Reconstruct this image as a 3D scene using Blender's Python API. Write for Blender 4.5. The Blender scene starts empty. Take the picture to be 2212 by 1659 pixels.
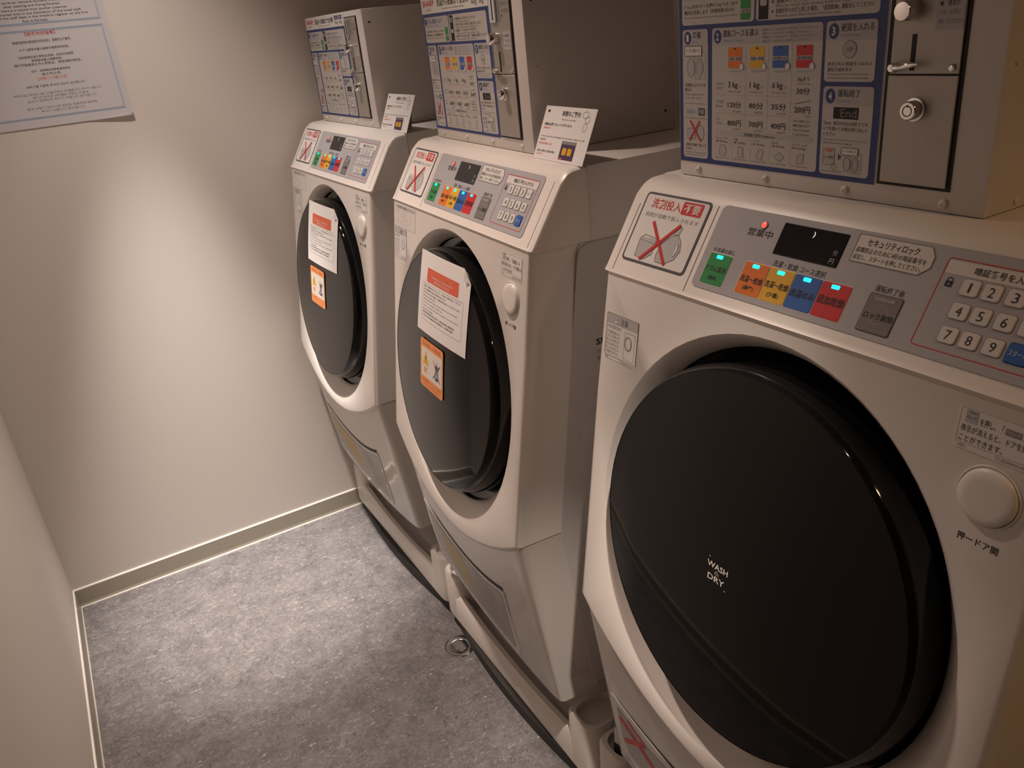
import bpy, bmesh, math, random
from mathutils import Matrix, Vector
random.seed(7)
scn = bpy.context.scene
COL = scn.collection

# ------------------------------------------------------------------ camera
cd = bpy.data.cameras.new('camera'); cam = bpy.data.objects.new('camera', cd); COL.objects.link(cam)
cd.sensor_width = 36.0; cd.lens = 28.339; cd.clip_start = 0.02
RX = Vector((0.85772006, -0.50457344, -0.09859994)); UP = Vector((0.28747995, 0.31171049, 0.90564444)); FW = Vector((0.42622949, 0.8051349, -0.41241509))
cam.matrix_world = Matrix(((RX.x, UP.x, -FW.x, -0.5686), (RX.y, UP.y, -FW.y, -0.51751), (RX.z, UP.z, -FW.z, 1.35276), (0, 0, 0, 1)))
scn.camera = cam

# ------------------------------------------------------------------ world, lights, exposure
scn.view_settings.view_transform = 'Standard'
scn.view_settings.look = 'None'
scn.view_settings.gamma = 1.0
scn.view_settings.use_curve_mapping = False
scn.view_settings.exposure = -0.1
w = bpy.data.worlds.new('world'); scn.world = w; w.use_nodes = True
bg = w.node_tree.nodes['Background']; bg.inputs[0].default_value = (1.0, 0.66, 0.44, 1); bg.inputs[1].default_value = 0.04

def spot(name, loc, target, power, angle, blend, color, radius):
    l = bpy.data.lights.new(name, 'SPOT'); l.energy = power; l.spot_size = math.radians(angle); l.spot_blend = blend
    l.color = color; l.shadow_soft_size = radius
    o = bpy.data.objects.new(name, l); COL.objects.link(o); o.location = loc
    o.rotation_euler = (Vector(target) - Vector(loc)).to_track_quat('-Z', 'Y').to_euler()
    return o
spot('far_downlight', (-0.34, 1.33, 2.33), (-0.36, 1.46, 0.0), 460, 28, 1.0, (1.0, 0.89, 0.81), 0.03)
spot('far_downlight_skirt', (-0.34, 1.33, 2.33), (-0.33, 1.38, 0.0), 80, 62, 1.0, (1.0, 0.85, 0.76), 0.03)
spot('near_downlight', (-0.38, 1.04, 2.33), (-0.64, 0.26, 0.0), 104, 76, 1.0, (1.0, 0.775, 0.65), 0.03)
spot('door_fill_spot', (-0.36, -0.55, 2.33), (-0.02, 0.40, 0.14), 150, 15, 1.0, (1.0, 0.84, 0.72), 0.02)  # added spot, narrowed to brighten only the near washer's lower left
spot('warm_side_fill', (0.22, -1.35, 2.33), (0.16, -0.50, 0.6), 22, 70, 1.0, (1.0, 0.58, 0.26), 0.05)  # unseen orange lamp added to brighten the near washer's right side

# ------------------------------------------------------------------ materials
def mat(name, col, rough=0.5, metal=0.0, spec=0.5, emit=None, estr=0.0, coat=0.0):
    m = bpy.data.materials.new(name); m.use_nodes = True
    b = m.node_tree.nodes['Principled BSDF']
    b.inputs['Base Color'].default_value = (*col, 1); b.inputs['Roughness'].default_value = rough
    b.inputs['Metallic'].default_value = metal; b.inputs['Specular IOR Level'].default_value = spec
    b.inputs['Coat Weight'].default_value = coat; b.inputs['Coat Roughness'].default_value = 0.04
    if emit: b.inputs['Emission Color'].default_value = (*emit, 1); b.inputs['Emission Strength'].default_value = estr
    return m
def bump(m, scale, strength, dist=0.001, detail=2):
    nt = m.node_tree; b = nt.nodes['Principled BSDF']
    tc = nt.nodes.new('ShaderNodeTexCoord'); n = nt.nodes.new('ShaderNodeTexNoise'); bp = nt.nodes.new('ShaderNodeBump')
    n.inputs['Scale'].default_value = scale; n.inputs['Detail'].default_value = detail
    bp.inputs['Strength'].default_value = strength; bp.inputs['Distance'].default_value = dist
    nt.links.new(tc.outputs['Object'], n.inputs['Vector']); nt.links.new(n.outputs['Fac'], bp.inputs['Height'])
    nt.links.new(bp.outputs['Normal'], b.inputs['Normal'])
M = {}
M['plastic'] = mat('white_plastic', (0.80, 0.755, 0.715), 0.36); bump(M['plastic'], 900, 0.05, 0.0003)
M['gloss'] = mat('glossy_plastic', (0.66, 0.62, 0.58), 0.13, spec=0.6)
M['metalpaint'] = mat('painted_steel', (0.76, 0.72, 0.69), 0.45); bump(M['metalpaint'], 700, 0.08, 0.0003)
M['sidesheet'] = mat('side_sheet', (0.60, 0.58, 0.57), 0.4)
M['pan'] = mat('pan_plastic', (0.74, 0.69, 0.64), 0.3)
M['seam'] = mat('seam_dark', (0.10, 0.085, 0.075), 0.8)
M['black'] = mat('black_gloss', (0.005, 0.005, 0.006), 0.06, spec=0.35)
M['glass'] = mat('smoked_glass', (0.005, 0.0045, 0.005), 0.05, spec=0.3)
M['grey'] = mat('panel_grey', (0.44, 0.44, 0.47), 0.4)
M['greyd'] = mat('button_grey', (0.20, 0.185, 0.18), 0.42)
M['display'] = mat('display_black', (0.010, 0.010, 0.012), 0.16)
M['white'] = mat('print_white', (0.80, 0.78, 0.76), 0.5)
M['key'] = mat('key_white', (0.74, 0.72, 0.70), 0.3)
M['film'] = mat('printed_film', (0.56, 0.53, 0.51), 0.35)
M['ink'] = mat('print_black', (0.025, 0.022, 0.022), 0.6)
M['inkg'] = mat('print_grey', (0.25, 0.24, 0.25), 0.6)
M['lgrey'] = mat('print_light_grey', (0.50, 0.49, 0.50), 0.6)
M['slate'] = mat('print_slate', (0.075, 0.075, 0.095), 0.5)
M['red'] = mat('print_red', (0.62, 0.025, 0.03), 0.45)
M['orange'] = mat('print_orange', (0.80, 0.20, 0.02), 0.45)
M['yellow'] = mat('print_yellow', (0.80, 0.45, 0.03), 0.45)
M['blue'] = mat('print_blue', (0.03, 0.13, 0.46), 0.45)
M['navy'] = mat('print_navy', (0.020, 0.045, 0.19), 0.45)
M['green'] = mat('print_green', (0.02, 0.28, 0.07), 0.45)
M['coral'] = mat('print_coral', (0.75, 0.13, 0.07), 0.5)
M['ltor'] = mat('print_light_orange', (0.85, 0.33, 0.10), 0.5)
M['cream'] = mat('print_cream', (0.78, 0.74, 0.66), 0.55)
M['paper'] = mat('paper_white', (0.84, 0.82, 0.81), 0.75)
M['laminate'] = mat('laminated_paper', (0.66, 0.64, 0.66), 0.3)
M['dusty'] = mat('label_grey', (0.42, 0.40, 0.38), 0.35)
M['mustard'] = mat('label_mustard', (0.50, 0.37, 0.13), 0.4)
M['ltblue'] = mat('print_light_blue', (0.30, 0.42, 0.62), 0.5)
M['purple'] = mat('print_purple', (0.08, 0.04, 0.10), 0.5)
M['steel'] = mat('brushed_steel', (0.44, 0.41, 0.375), 0.5, metal=0.45)
M['chrome'] = mat('chrome', (0.80, 0.79, 0.78), 0.10, metal=1.0)
M['gap'] = mat('gap_black', (0.008, 0.008, 0.009), 0.6)
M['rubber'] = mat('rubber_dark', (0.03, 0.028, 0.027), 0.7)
M['cyan'] = mat('led_cyan', (0.0, 0.6, 0.6), 0.3, emit=(0.02, 0.95, 0.95), estr=1.5)
M['ledred'] = mat('led_red', (0.8, 0.05, 0.03), 0.3, emit=(1.0, 0.08, 0.05), estr=1.6)
M['lit'] = mat('display_segment', (0.8, 0.8, 0.8), 0.3, emit=(1, 0.98, 0.95), estr=0.7)
M['cove'] = mat('baseboard_vinyl', (0.42, 0.38, 0.31), 0.4)
M['cap'] = mat('baseboard_edge', (0.86, 0.82, 0.76), 0.25)
M['drain'] = mat('drain_steel', (0.42, 0.42, 0.42), 0.12, metal=1.0)
M['ceil'] = mat('ceiling_paint', (0.62, 0.54, 0.46), 0.9)

def wall_mat():
    m = mat('wall_vinyl', (0.72, 0.665, 0.615), 0.62, spec=0.3); bump(m, 420, 0.12, 0.0006, 4); return m
M['wall'] = wall_mat()

def wood_mat():
    m = mat('wood_panel', (0.28, 0.13, 0.05), 0.45); nt = m.node_tree; b = nt.nodes['Principled BSDF']
    tc = nt.nodes.new('ShaderNodeTexCoord'); mp = nt.nodes.new('ShaderNodeMapping'); mp.inputs['Scale'].default_value = (14, 14, 1.2)
    n = nt.nodes.new('ShaderNodeTexNoise'); n.inputs['Scale'].default_value = 2; n.inputs['Detail'].default_value = 6
    r = nt.nodes.new('ShaderNodeValToRGB'); r.color_ramp.elements[0].color = (0.16, 0.07, 0.03, 1); r.color_ramp.elements[1].color = (0.42, 0.21, 0.09, 1)
    nt.links.new(tc.outputs['Object'], mp.inputs['Vector']); nt.links.new(mp.outputs['Vector'], n.inputs['Vector'])
    nt.links.new(n.outputs['Fac'], r.inputs['Fac']); nt.links.new(r.outputs['Color'], b.inputs['Base Color'])
    return m
M['wood'] = wood_mat()

def floor_mat():
    m = mat('vinyl_floor', (0.2, 0.19, 0.19), 0.34, spec=0.45); nt = m.node_tree; b = nt.nodes['Principled BSDF']
    tc = nt.nodes.new('ShaderNodeTexCoord')
    def noise(scale, detail, rough, dist, mapscale=(1, 1, 1), rot=0):
        mp = nt.nodes.new('ShaderNodeMapping'); mp.inputs['Scale'].default_value = mapscale; mp.inputs['Rotation'].default_value = (0, 0, rot)
        n = nt.nodes.new('ShaderNodeTexNoise'); n.inputs['Scale'].default_value = scale; n.inputs['Detail'].default_value = detail
        n.inputs['Roughness'].default_value = rough; n.inputs['Distortion'].default_value = dist
        nt.links.new(tc.outputs['Object'], mp.inputs['Vector']); nt.links.new(mp.outputs['Vector'], n.inputs['Vector']); return n.outputs['Fac']
    def ramp(src, stops):
        r = nt.nodes.new('ShaderNodeValToRGB'); e = r.color_ramp.elements
        e[0].position, e[0].color = stops[0][0], (*stops[0][1], 1); e[1].position, e[1].color = stops[-1][0], (*stops[-1][1], 1)
        for p, c in stops[1:-1]:
            x = e.new(p); x.color = (*c, 1)
        nt.links.new(src, r.inputs['Fac']); return r.outputs['Color']
    def mix(a, bb, fac, mode='MIX'):
        x = nt.nodes.new('ShaderNodeMix'); x.data_type = 'RGBA'; x.blend_type = mode
        if isinstance(fac, float): x.inputs[0].default_value = fac
        else: nt.links.new(fac, x.inputs[0])
        nt.links.new(a, x.inputs[6]); nt.links.new(bb, x.inputs[7]); return x.outputs[2]
    base = ramp(noise(16, 8, 0.68, 0.6), [(0.32, (0.088, 0.083, 0.085)), (0.5, (0.158, 0.150, 0.153)), (0.68, (0.235, 0.224, 0.224))])
    fine = ramp(noise(85, 5, 0.75, 0.8), [(0.33, (0.085, 0.080, 0.082)), (0.5, (0.160, 0.152, 0.155)), (0.66, (0.275, 0.263, 0.258))])
    c = mix(base, fine, 0.42)
    s1 = ramp(noise(62, 2, 0.5, 1.6, (1, 3.4, 1), 0.75), [(0.63, (0, 0, 0)), (0.68, (0.85, 0.85, 0.85))])
    s2 = ramp(noise(62, 2, 0.5, 1.6, (3.2, 1, 1), 0.45), [(0.63, (0, 0, 0)), (0.68, (0.9, 0.9, 0.9))])
    lt = nt.nodes.new('ShaderNodeRGB'); lt.outputs[0].default_value = (0.40, 0.38, 0.36, 1)
    dk = nt.nodes.new('ShaderNodeRGB'); dk.outputs[0].default_value = (0.085, 0.075, 0.07, 1)
    s3 = ramp(noise(48, 2, 0.5, 1.2, (1.6, 3.2, 1), 2.1), [(0.66, (0, 0, 0)), (0.71, (0.55, 0.55, 0.55))])
    tn = nt.nodes.new('ShaderNodeRGB'); tn.outputs[0].default_value = (0.30, 0.26, 0.20, 1)
    c = mix(c, tn.outputs[0], s3); c = mix(c, lt.outputs[0], s1); c = mix(c, dk.outputs[0], s2)
    nt.links.new(c, b.inputs['Base Color'])
    bp = nt.nodes.new('ShaderNodeBump'); bp.inputs['Strength'].default_value = 0.08; bp.inputs['Distance'].default_value = 0.001
    nt.links.new(noise(90, 3, 0.6, 0.5), bp.inputs['Height']); nt.links.new(bp.outputs['Normal'], b.inputs['Normal'])
    return m
M['floor'] = floor_mat()

# ------------------------------------------------------------------ mesh helpers
class MB:
    """collects faces with a material key, builds ONE mesh object"""
    def __init__(s): s.v = []; s.f = []; s.m = []; s.keys = []
    def key(s, k):
        if k not in s.keys: s.keys.append(k)
        return s.keys.index(k)
    def add(s, verts, faces, k):
        o = len(s.v); s.v += [tuple(x) for x in verts]; i = s.key(k)
        for f in faces: s.f.append([o + a for a in f]); s.m.append(i)
    def box(s, a, b, k):
        (x0, y0, z0), (x1, y1, z1) = a, b
        s.add([(x0, y0, z0), (x1, y0, z0), (x1, y1, z0), (x0, y1, z0), (x0, y0, z1), (x1, y0, z1), (x1, y1, z1), (x0, y1, z1)],
              [(0, 3, 2, 1), (4, 5, 6, 7), (0, 1, 5, 4), (1, 2, 6, 5), (2, 3, 7, 6), (3, 0, 4, 7)], k)
    def rings(s, rings, k, cap0=False, cap1=False, close=True):
        n = len(rings[0]); o = len(s.v); i = s.key(k)
        for r in rings: s.v += [tuple(x) for x in r]
        for a in range(len(rings) - 1):
            for j in range(n if close else n - 1):
                q = (j + 1) % n
                s.f.append([o + a * n + j, o + a * n + q, o + (a + 1) * n + q, o + (a + 1) * n + j]); s.m.append(i)
        if cap0: s.f.append([o + j for j in range(n)][::-1]); s.m.append(i)
        if cap1: s.f.append([o + (len(rings) - 1) * n + j for j in range(n)]); s.m.append(i)
    def fill(s, loops, k):
        bm = bmesh.new(); ed = []
        for lp in loops:
            vs = [bm.verts.new(p) for p in lp]
            for a in range(len(vs)): ed.append(bm.edges.new((vs[a], vs[(a + 1) % len(vs)])))
        bmesh.ops.triangle_fill(bm, edges=ed, use_beauty=True)
        bm.verts.index_update()
        s.add([v.co[:] for v in bm.verts], [[v.index for v in f.verts] for f in bm.faces], k); bm.free()
    def build(s, name, parent=None, matrix=None, smooth=None, bevel=0.0, seg=2):
        me = bpy.data.meshes.new(name); me.from_pydata(s.v, [], s.f)
        for k in s.keys: me.materials.append(M[k])
        me.polygons.foreach_set('material_index', s.m)
        bm = bmesh.new(); bm.from_mesh(me)
        if smooth is not None or bevel:
            bmesh.ops.remove_doubles(bm, verts=bm.verts, dist=1e-5)
            bmesh.ops.recalc_face_normals(bm, faces=bm.faces)
        if bevel:
            ee = [e for e in bm.edges if len(e.link_faces) == 2 and e.calc_face_angle(0) > 0.35]
            bmesh.ops.bevel(bm, geom=ee, offset=bevel, segments=seg, profile=0.5, affect='EDGES', clamp_overlap=True)
            smooth = 40 if smooth is None else smooth
        if smooth is not None:
            a = math.radians(smooth)
            for f in bm.faces: f.smooth = True
            for e in bm.edges: e.smooth = len(e.link_faces) == 2 and e.calc_face_angle(9) < a
        bm.to_mesh(me); bm.free(); me.update()
        ob = bpy.data.objects.new(name, me); COL.objects.link(ob)
        if parent: ob.parent = parent
        if matrix is not None: ob.matrix_basis = matrix
        return ob

GLY = {}
def glyphs(txt, bold=0.0):
    if (txt, bold) not in GLY:
        c = bpy.data.curves.new('t', 'FONT'); c.body = txt; c.resolution_u = 2; c.offset = bold
        o = bpy.data.objects.new('t', c); COL.objects.link(o)
        me = bpy.data.meshes.new_from_object(o)
        vs = [v.co[:2] for v in me.vertices]; fs = [list(p.vertices) for p in me.polygons]
        bpy.data.objects.remove(o); bpy.data.curves.remove(c); bpy.data.meshes.remove(me)
        GLY[(txt, bold)] = (vs, fs)
    return GLY[(txt, bold)]

class Decal(MB):
    """flat print in a local x/y plane; layers stack by a fraction of a millimetre"""
    STEP = 0.00018
    def z(s, l): return 0.0002 + l * s.STEP
    def poly(s, pts, k, l=0): s.fill([[(x, y, s.z(l)) for x, y in pts]], k)
    def rr(s, x0, y0, x1, y1, r=0.0, n=5):
        if r <= 0: return [(x0, y0), (x1, y0), (x1, y1), (x0, y1)]
        p = []
        for cx, cy, a in ((x1 - r, y0 + r, -90), (x1 - r, y1 - r, 0), (x0 + r, y1 - r, 90), (x0 + r, y0 + r, 180)):
            for i in range(n + 1):
                t = math.radians(a + 90 * i / n); p.append((cx + r * math.cos(t), cy + r * math.sin(t)))
        return p
    def rect(s, x0, y0, x1, y1, k, l=0, r=0.0): s.poly(s.rr(x0, y0, x1, y1, r), k, l)
    def frame(s, x0, y0, x1, y1, t, k, l=0, r=0.0):
        a = s.rr(x0, y0, x1, y1, r); b = s.rr(x0 + t, y0 + t, x1 - t, y1 - t, max(r - t, 0.0) if r else 0)
        if r and r - t <= 0: b = s.rr(x0 + t, y0 + t, x1 - t, y1 - t, 1e-4)
        s.outline(a, b, k, l)
    def outline(s, a, b, k, l=0):
        zz = s.z(l); s.rings([[(x, y, zz) for x, y in a], [(x, y, zz) for x, y in b]], k)
    def circle(s, cx, cy, rx, k, l=0, ry=None, n=24):
        ry = ry or rx; s.poly([(cx + rx * math.cos(2 * math.pi * i / n), cy + ry * math.sin(2 * math.pi * i / n)) for i in range(n)], k, l)
    def ring(s, cx, cy, rx, t, k, l=0, ry=None, n=24):
        ry = ry or rx
        f = lambda d: [(cx + (rx - d) * math.cos(2 * math.pi * i / n), cy + (ry - d) * math.sin(2 * math.pi * i / n)) for i in range(n)]
        s.outline(f(0), f(t), k, l)
    def line(s, p, q, t, k, l=0):
        dx, dy = q[0] - p[0], q[1] - p[1]; d = math.hypot(dx, dy); nx, ny = -dy / d * t / 2, dx / d * t / 2
        s.poly([(p[0] + nx, p[1] + ny), (q[0] + nx, q[1] + ny), (q[0] - nx, q[1] - ny), (p[0] - nx, p[1] - ny)], k, l)
    def path(s, pts, t, k, l=0, close=False):
        q = pts + [pts[0]] if close else pts
        for a, b in zip(q, q[1:]): s.line(a, b, t, k, l)
    def text(s, txt, x0, y0, x1, y1, k, l=0, bold=0.0):
        vs, fs = glyphs(txt, bold)
        if not vs: return
        ax = min(v[0] for v in vs); bx = max(v[0] for v in vs); ay = min(v[1] for v in vs); by = max(v[1] for v in vs)
        zz = s.z(l); kx = (x1 - x0) / max(bx - ax, 1e-6); ky = (y1 - y0) / max(by - ay, 1e-6)
        s.add([(x0 + (a - ax) * kx, y0 + (b - ay) * ky, zz) for a, b in vs], fs, k)
    def slab(s, pts, th, k):
        """a sheet with thickness th below the print"""
        s.rings([[(x, y, -th) for x, y in pts], [(x, y, 0.0) for x, y in pts]], k, cap0=True)
        s.fill([[(x, y, 0.0) for x, y in pts]], k)

def frame_mx(o, ex, ey):
    ex = Vector(ex).normalized(); ey = Vector(ey).normalized(); n = ex.cross(ey)
    return Matrix(((ex.x, ey.x, n.x, o[0]), (ex.y, ey.y, n.y, o[1]), (ex.z, ey.z, n.z, o[2]), (0, 0, 0, 1)))

# local machine frame: x = u (towards the viewer's right on the front), y = -w (into the machine), z up
FW0, FS = 0.16414, -0.15721
def FR(z, d=0.0): return FW0 + FS * z + d
PS = -0.63856
def PN(z): return 0.034666 + PS * (z - 1.0)
def LO(z): return 0.0210 + 0.125 * (z - 0.2242)
KF = math.sqrt(1 + FS * FS)
def MX_FACE(z0, d=0.0, u0=0.0): return frame_mx((u0, -FR(z0, d), z0), (1, 0, 0), (0, -FS, 1))
MX_PANEL = frame_mx((0, -PN(1.06), 1.06), (1, 0, 0), (0, -PS, 1))
def MX_LOW(z0, d=0.0): return frame_mx((0, -LO(z0) - d, z0), (1, 0, 0), (0, -0.125, 1))

def tag(o, label=None, cat=None, group=None, kind=None):
    if label: o['label'] = label
    if cat: o['category'] = cat
    if group: o['group'] = group
    if kind: o['kind'] = kind
    return o
def empty(name, loc=(0, 0, 0), rz=0.0):
    o = bpy.data.objects.new(name, None); COL.objects.link(o); o.location = loc; o.rotation_euler = (0, 0, rz); o.empty_display_size = 0.05
    return o
def copy_tree(o, parent=None):
    c = o.copy(); COL.objects.link(c)
    if parent: c.parent = parent
    for ch in list(o.children): copy_tree(ch, c)
    return c

# ------------------------------------------------------------------ room shell
XL, YW, XR, YN, ZC = -0.8211, 1.6754, 0.72, -1.75, 2.36
def struct(name, mb, **k): return tag(mb.build(name, **k), kind='structure')
T = 0.08
m = MB(); m.box((XL - T, YN - T, -0.1), (XR + T, YW + T, 0), 'floor'); struct('floor', m)
m = MB(); m.box((XL - T, YW, 0), (XR + T, YW + T, ZC), 'wall'); struct('wall_far', m)
m = MB(); m.box((XL - T, YN, 0), (XL, YW, ZC), 'wall'); struct('wall_left', m)
m = MB(); m.box((XR, YN, 0), (XR + T, YW, ZC), 'wall'); struct('wall_right', m)
m = MB(); m.box((XL - T, YN - T, 0), (XR + T, YN, ZC), 'wood'); struct('wall_near', m)
m = MB(); m.box((XL - T, YN - T, ZC), (XR + T, YW + T, ZC + 0.08), 'ceil'); struct('ceiling', m)
def baseboard(name, p, q, nrm):
    """strip from p to q (xy), inward normal nrm: vinyl face with pale top and toe edges"""
    prof = [(0.0, 0.0, 'cap'), (0.0075, 0.0, 'cap'), (0.0055, 0.0035, 'cove'), (0.0042, 0.010, 'cove'), (0.0042, 0.0545, 'cap'), (0.0030, 0.0572, 'cap'), (0.0, 0.0578, None)]
    m = MB()
    for a, b in zip(prof, prof[1:]):
        P = lambda e, c: (e[0] + nrm[0] * c[0], e[1] + nrm[1] * c[0], c[1])
        m.add([P(p, a), P(q, a), P(q, b), P(p, b)], [(0, 1, 2, 3)], a[2])
    return struct(name, m)
baseboard('baseboard_far', (XL, YW), (XR, YW), (0, -1))
baseboard('baseboard_left', (XL, YN), (XL, YW), (1, 0))

# ------------------------------------------------------------------ washing machine
ECX, ECZ, EA, EB = 0.0, 0.783, 0.2435, 0.2570
def outset(pts, d):
    n = len(pts); out = []
    for i in range(n):
        a, b, c = pts[i - 1], pts[i], pts[(i + 1) % n]
        t = Vector((c[0] - a[0], c[1] - a[1])); t.normalize()
        out.append((b[0] + t.y * d, b[1] - t.x * d))       # loop runs counter-clockwise
    return out
def rounded(pts, rad, n=4):
    """round the marked corners of a polygon: pts = (x, y, round?)"""
    out = []; N = len(pts)
    for i in range(N):
        x, y, r = pts[i]
        if not r: out.append((x, y)); continue
        a = Vector(pts[i - 1][:2]) - Vector((x, y)); b = Vector(pts[(i + 1) % N][:2]) - Vector((x, y)); a.normalize(); b.normalize()
        for k in range(n + 1):
            t = k / n; p = Vector((x, y)) + a * rad * (1 - t) ** 2 + b * rad * t ** 2
            out.append((p.x, p.y))
    return out
def moulding(m, pts, plane, r, depth, key, holes=(), flat_top=None):
    """flat face (u, z) on w = plane(z), edges rolled back with radius r, then a skirt"""
    rings = []
    for k in range(5):
        t = math.radians(90 * k / 4); o = outset(pts, r * math.sin(t)); dw = r * (1 - math.cos(t))
        rings.append([(x, -(plane(z) - (dw if not (flat_top and p[1] > flat_top and abs(p[0]) < 0.2) else 0)), p[1] if flat_top and p[1] > flat_top else z) for (x, z), p in zip(o, pts)])
    o = outset(pts, r)
    rings.append([(x, -(plane(z) - depth), p[1] if flat_top and p[1] > flat_top else z) for (x, z), p in zip(o, pts)])
    m.fill([[(x, -plane(z), z) for x, z in pts]] + [list(h) for h in holes], key)
    m.rings(rings, key)

def arc_z(u): return 0.505 + 0.090 * (u / 0.28) ** 2
def build_front_panel(p):
    m = MB(); H = 0.2715
    low = [(-H + 2 * H * i / 28, arc_z(-H + 2 * H * i / 28)) for i in range(29)]
    pts = low + [(H, 0.9), (H, 1.0558), (-H, 1.0558), (-H, 0.9)]
    N = 72
    ell = [(ECX + EA * math.cos(2 * math.pi * i / N), ECZ + EB * math.sin(2 * math.pi * i / N)) for i in range(N)]
    hole = [(x, -FR(z), z) for x, z in ell]
    moulding(m, pts, FR, 0.010, 0.086, 'plastic', [hole], 1.05)
    # recess: rolled rim, sloping wall, dark bottom ring behind the door
    def ring(sa, sb, d, zc=ECZ): return [(sa * math.cos(2 * math.pi * i / N), -FR(zc + sb * math.sin(2 * math.pi * i / N), d), zc + sb * math.sin(2 * math.pi * i / N)) for i in range(N)]
    m.rings([hole, ring(EA - 0.0010, EB - 0.0010, -0.0006), ring(EA - 0.0105, EB - 0.0095, -0.0100), ring(0.2240, 0.2395, -0.0200, 0.785), ring(0.2190, 0.2345, -0.0265, 0.7855)], 'plastic')
    m.rings([ring(0.2190, 0.2345, -0.0265, 0.7855), ring(0.2178, 0.2330, -0.034, 0.7855), ring(0.19, 0.20, -0.044, 0.79)], 'black')
    m.build('front_panel', p, smooth=32)
def build_housing(p):
    m = MB()
    prof = [(0.0005, 1.0565), (PN(1.0600), 1.0600), (PN(1.1425), 1.1425), (-0.0640, 1.1495), (-0.0705, 1.1545), (-0.0785, 1.1572), (-0.0880, 1.158), (-0.0980, 1.158), (-0.0980, 1.0535), (-0.004, 1.0535)]
    def loop(u, d):
        out = []
        for k, (a, b) in enumerate(prof):
            if k >= 8 and a < -0.09: q = (a, b)                       # rear and bottom edges stay sharp
            elif k in (0, 9): q = (a - d, b)
            elif k == 7: q = (a, b - d)
            else:
                c = Vector((-0.055 - a, 1.09 - b)) * (d / 0.055); q = (a + c.x, b + c.y)
            out.append((u, -q[0], q[1]))
        return out
    L = [(-0.2815, 0.0065), (-0.2800, 0.0030), (-0.2765, 0.0009), (-0.2710, 0.0)]
    rings = [loop(u, d) for u, d in L] + [loop(-u, d) for u, d in reversed(L)]
    m.rings(rings, 'plastic', cap0=True, cap1=True)
    o = m.build('control_housing', p, smooth=28)
    s = Decal()
    def seam(a, b): s.line(a, b, 0.0009, 'seam', 0)
    seam((-0.2655, -0.003), (-0.2640, 0.085)); seam((-0.1372, 0.099), (-0.1372, -0.002)); seam((-0.2655, -0.003), (0.2660, -0.003)); seam((0.2660, -0.003), (0.2660, 0.098))
    s.build('seam', o, MX_PANEL)
def build_lower(p):
    m = MB(); H = 0.2680; zb = lambda u: 0.206 + 0.030 * (u / 0.28) ** 2
    low = [(-H + 2 * H * i / 16, zb(-H + 2 * H * i / 16)) for i in range(17)]
    top = [(H - 2 * H * i / 20, arc_z(H - 2 * H * i / 20) - 0.002) for i in range(21)]
    moulding(m, low + top, LO, 0.013, 0.080, 'gloss')
    lp = m.build('lower_panel', p, smooth=32)
    # filter cover: thin rounded door with a dark finger slot along its curved top edge
    def ty(u): return 0.352 + 0.042 * ((u + 0.06) / 0.2) ** 2
    N = 20
    top = [(0.134 - 0.392 * i / N, ty(0.134 - 0.392 * i / N)) for i in range(N + 1)]
    left = [(-0.262, 0.335), (-0.258, 0.295), (-0.245, 0.262), (-0.225, 0.248)]
    pts = top + left + [(-0.10, 0.224), (0.02, 0.218), (0.118, 0.222), (0.130, 0.232)]
    m = MB(); pts = pts[::-1]
    A = Vector((0, 0))
    ring0 = [(x, -(LO(z) + 0.0002), z) for x, z in outset(pts, 0.0)]
    def face(P, d): return [(x, -(LO(z) + d), z) for x, z in P]
    pl = pts[::-1]
    m.rings([face(outset(pl, 0.0016), 0.0002), face(outset(pl, 0.0006), 0.0016), face(pl, 0.0022)], 'gloss')
    m.fill([face(pl, 0.0022)], 'gloss')
    fc = m.build('filter_cover', p, smooth=35)
    m = MB(); a = []; b = []
    for i in range(N + 1):
        u = 0.130 - 0.384 * i / N; t = abs(i / N - 0.5) * 2
        a.append((u, ty(u) + 0.0012)); b.append((u, ty(u) + 0.0012 + 0.0105 * (1 - (1 - i / N) ** 0) + 0.0095 * (1 - i / N) ** 0.6 * (1 if i < N else 0)))
    m.rings([[(x, -(LO(z) + 0.0006), z) for x, z in a], [(x, -(LO(z) + 0.0006), z) for x, z in b]], 'gap', close=False)
    m.build('finger_slot', fc)
    return fc
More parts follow.
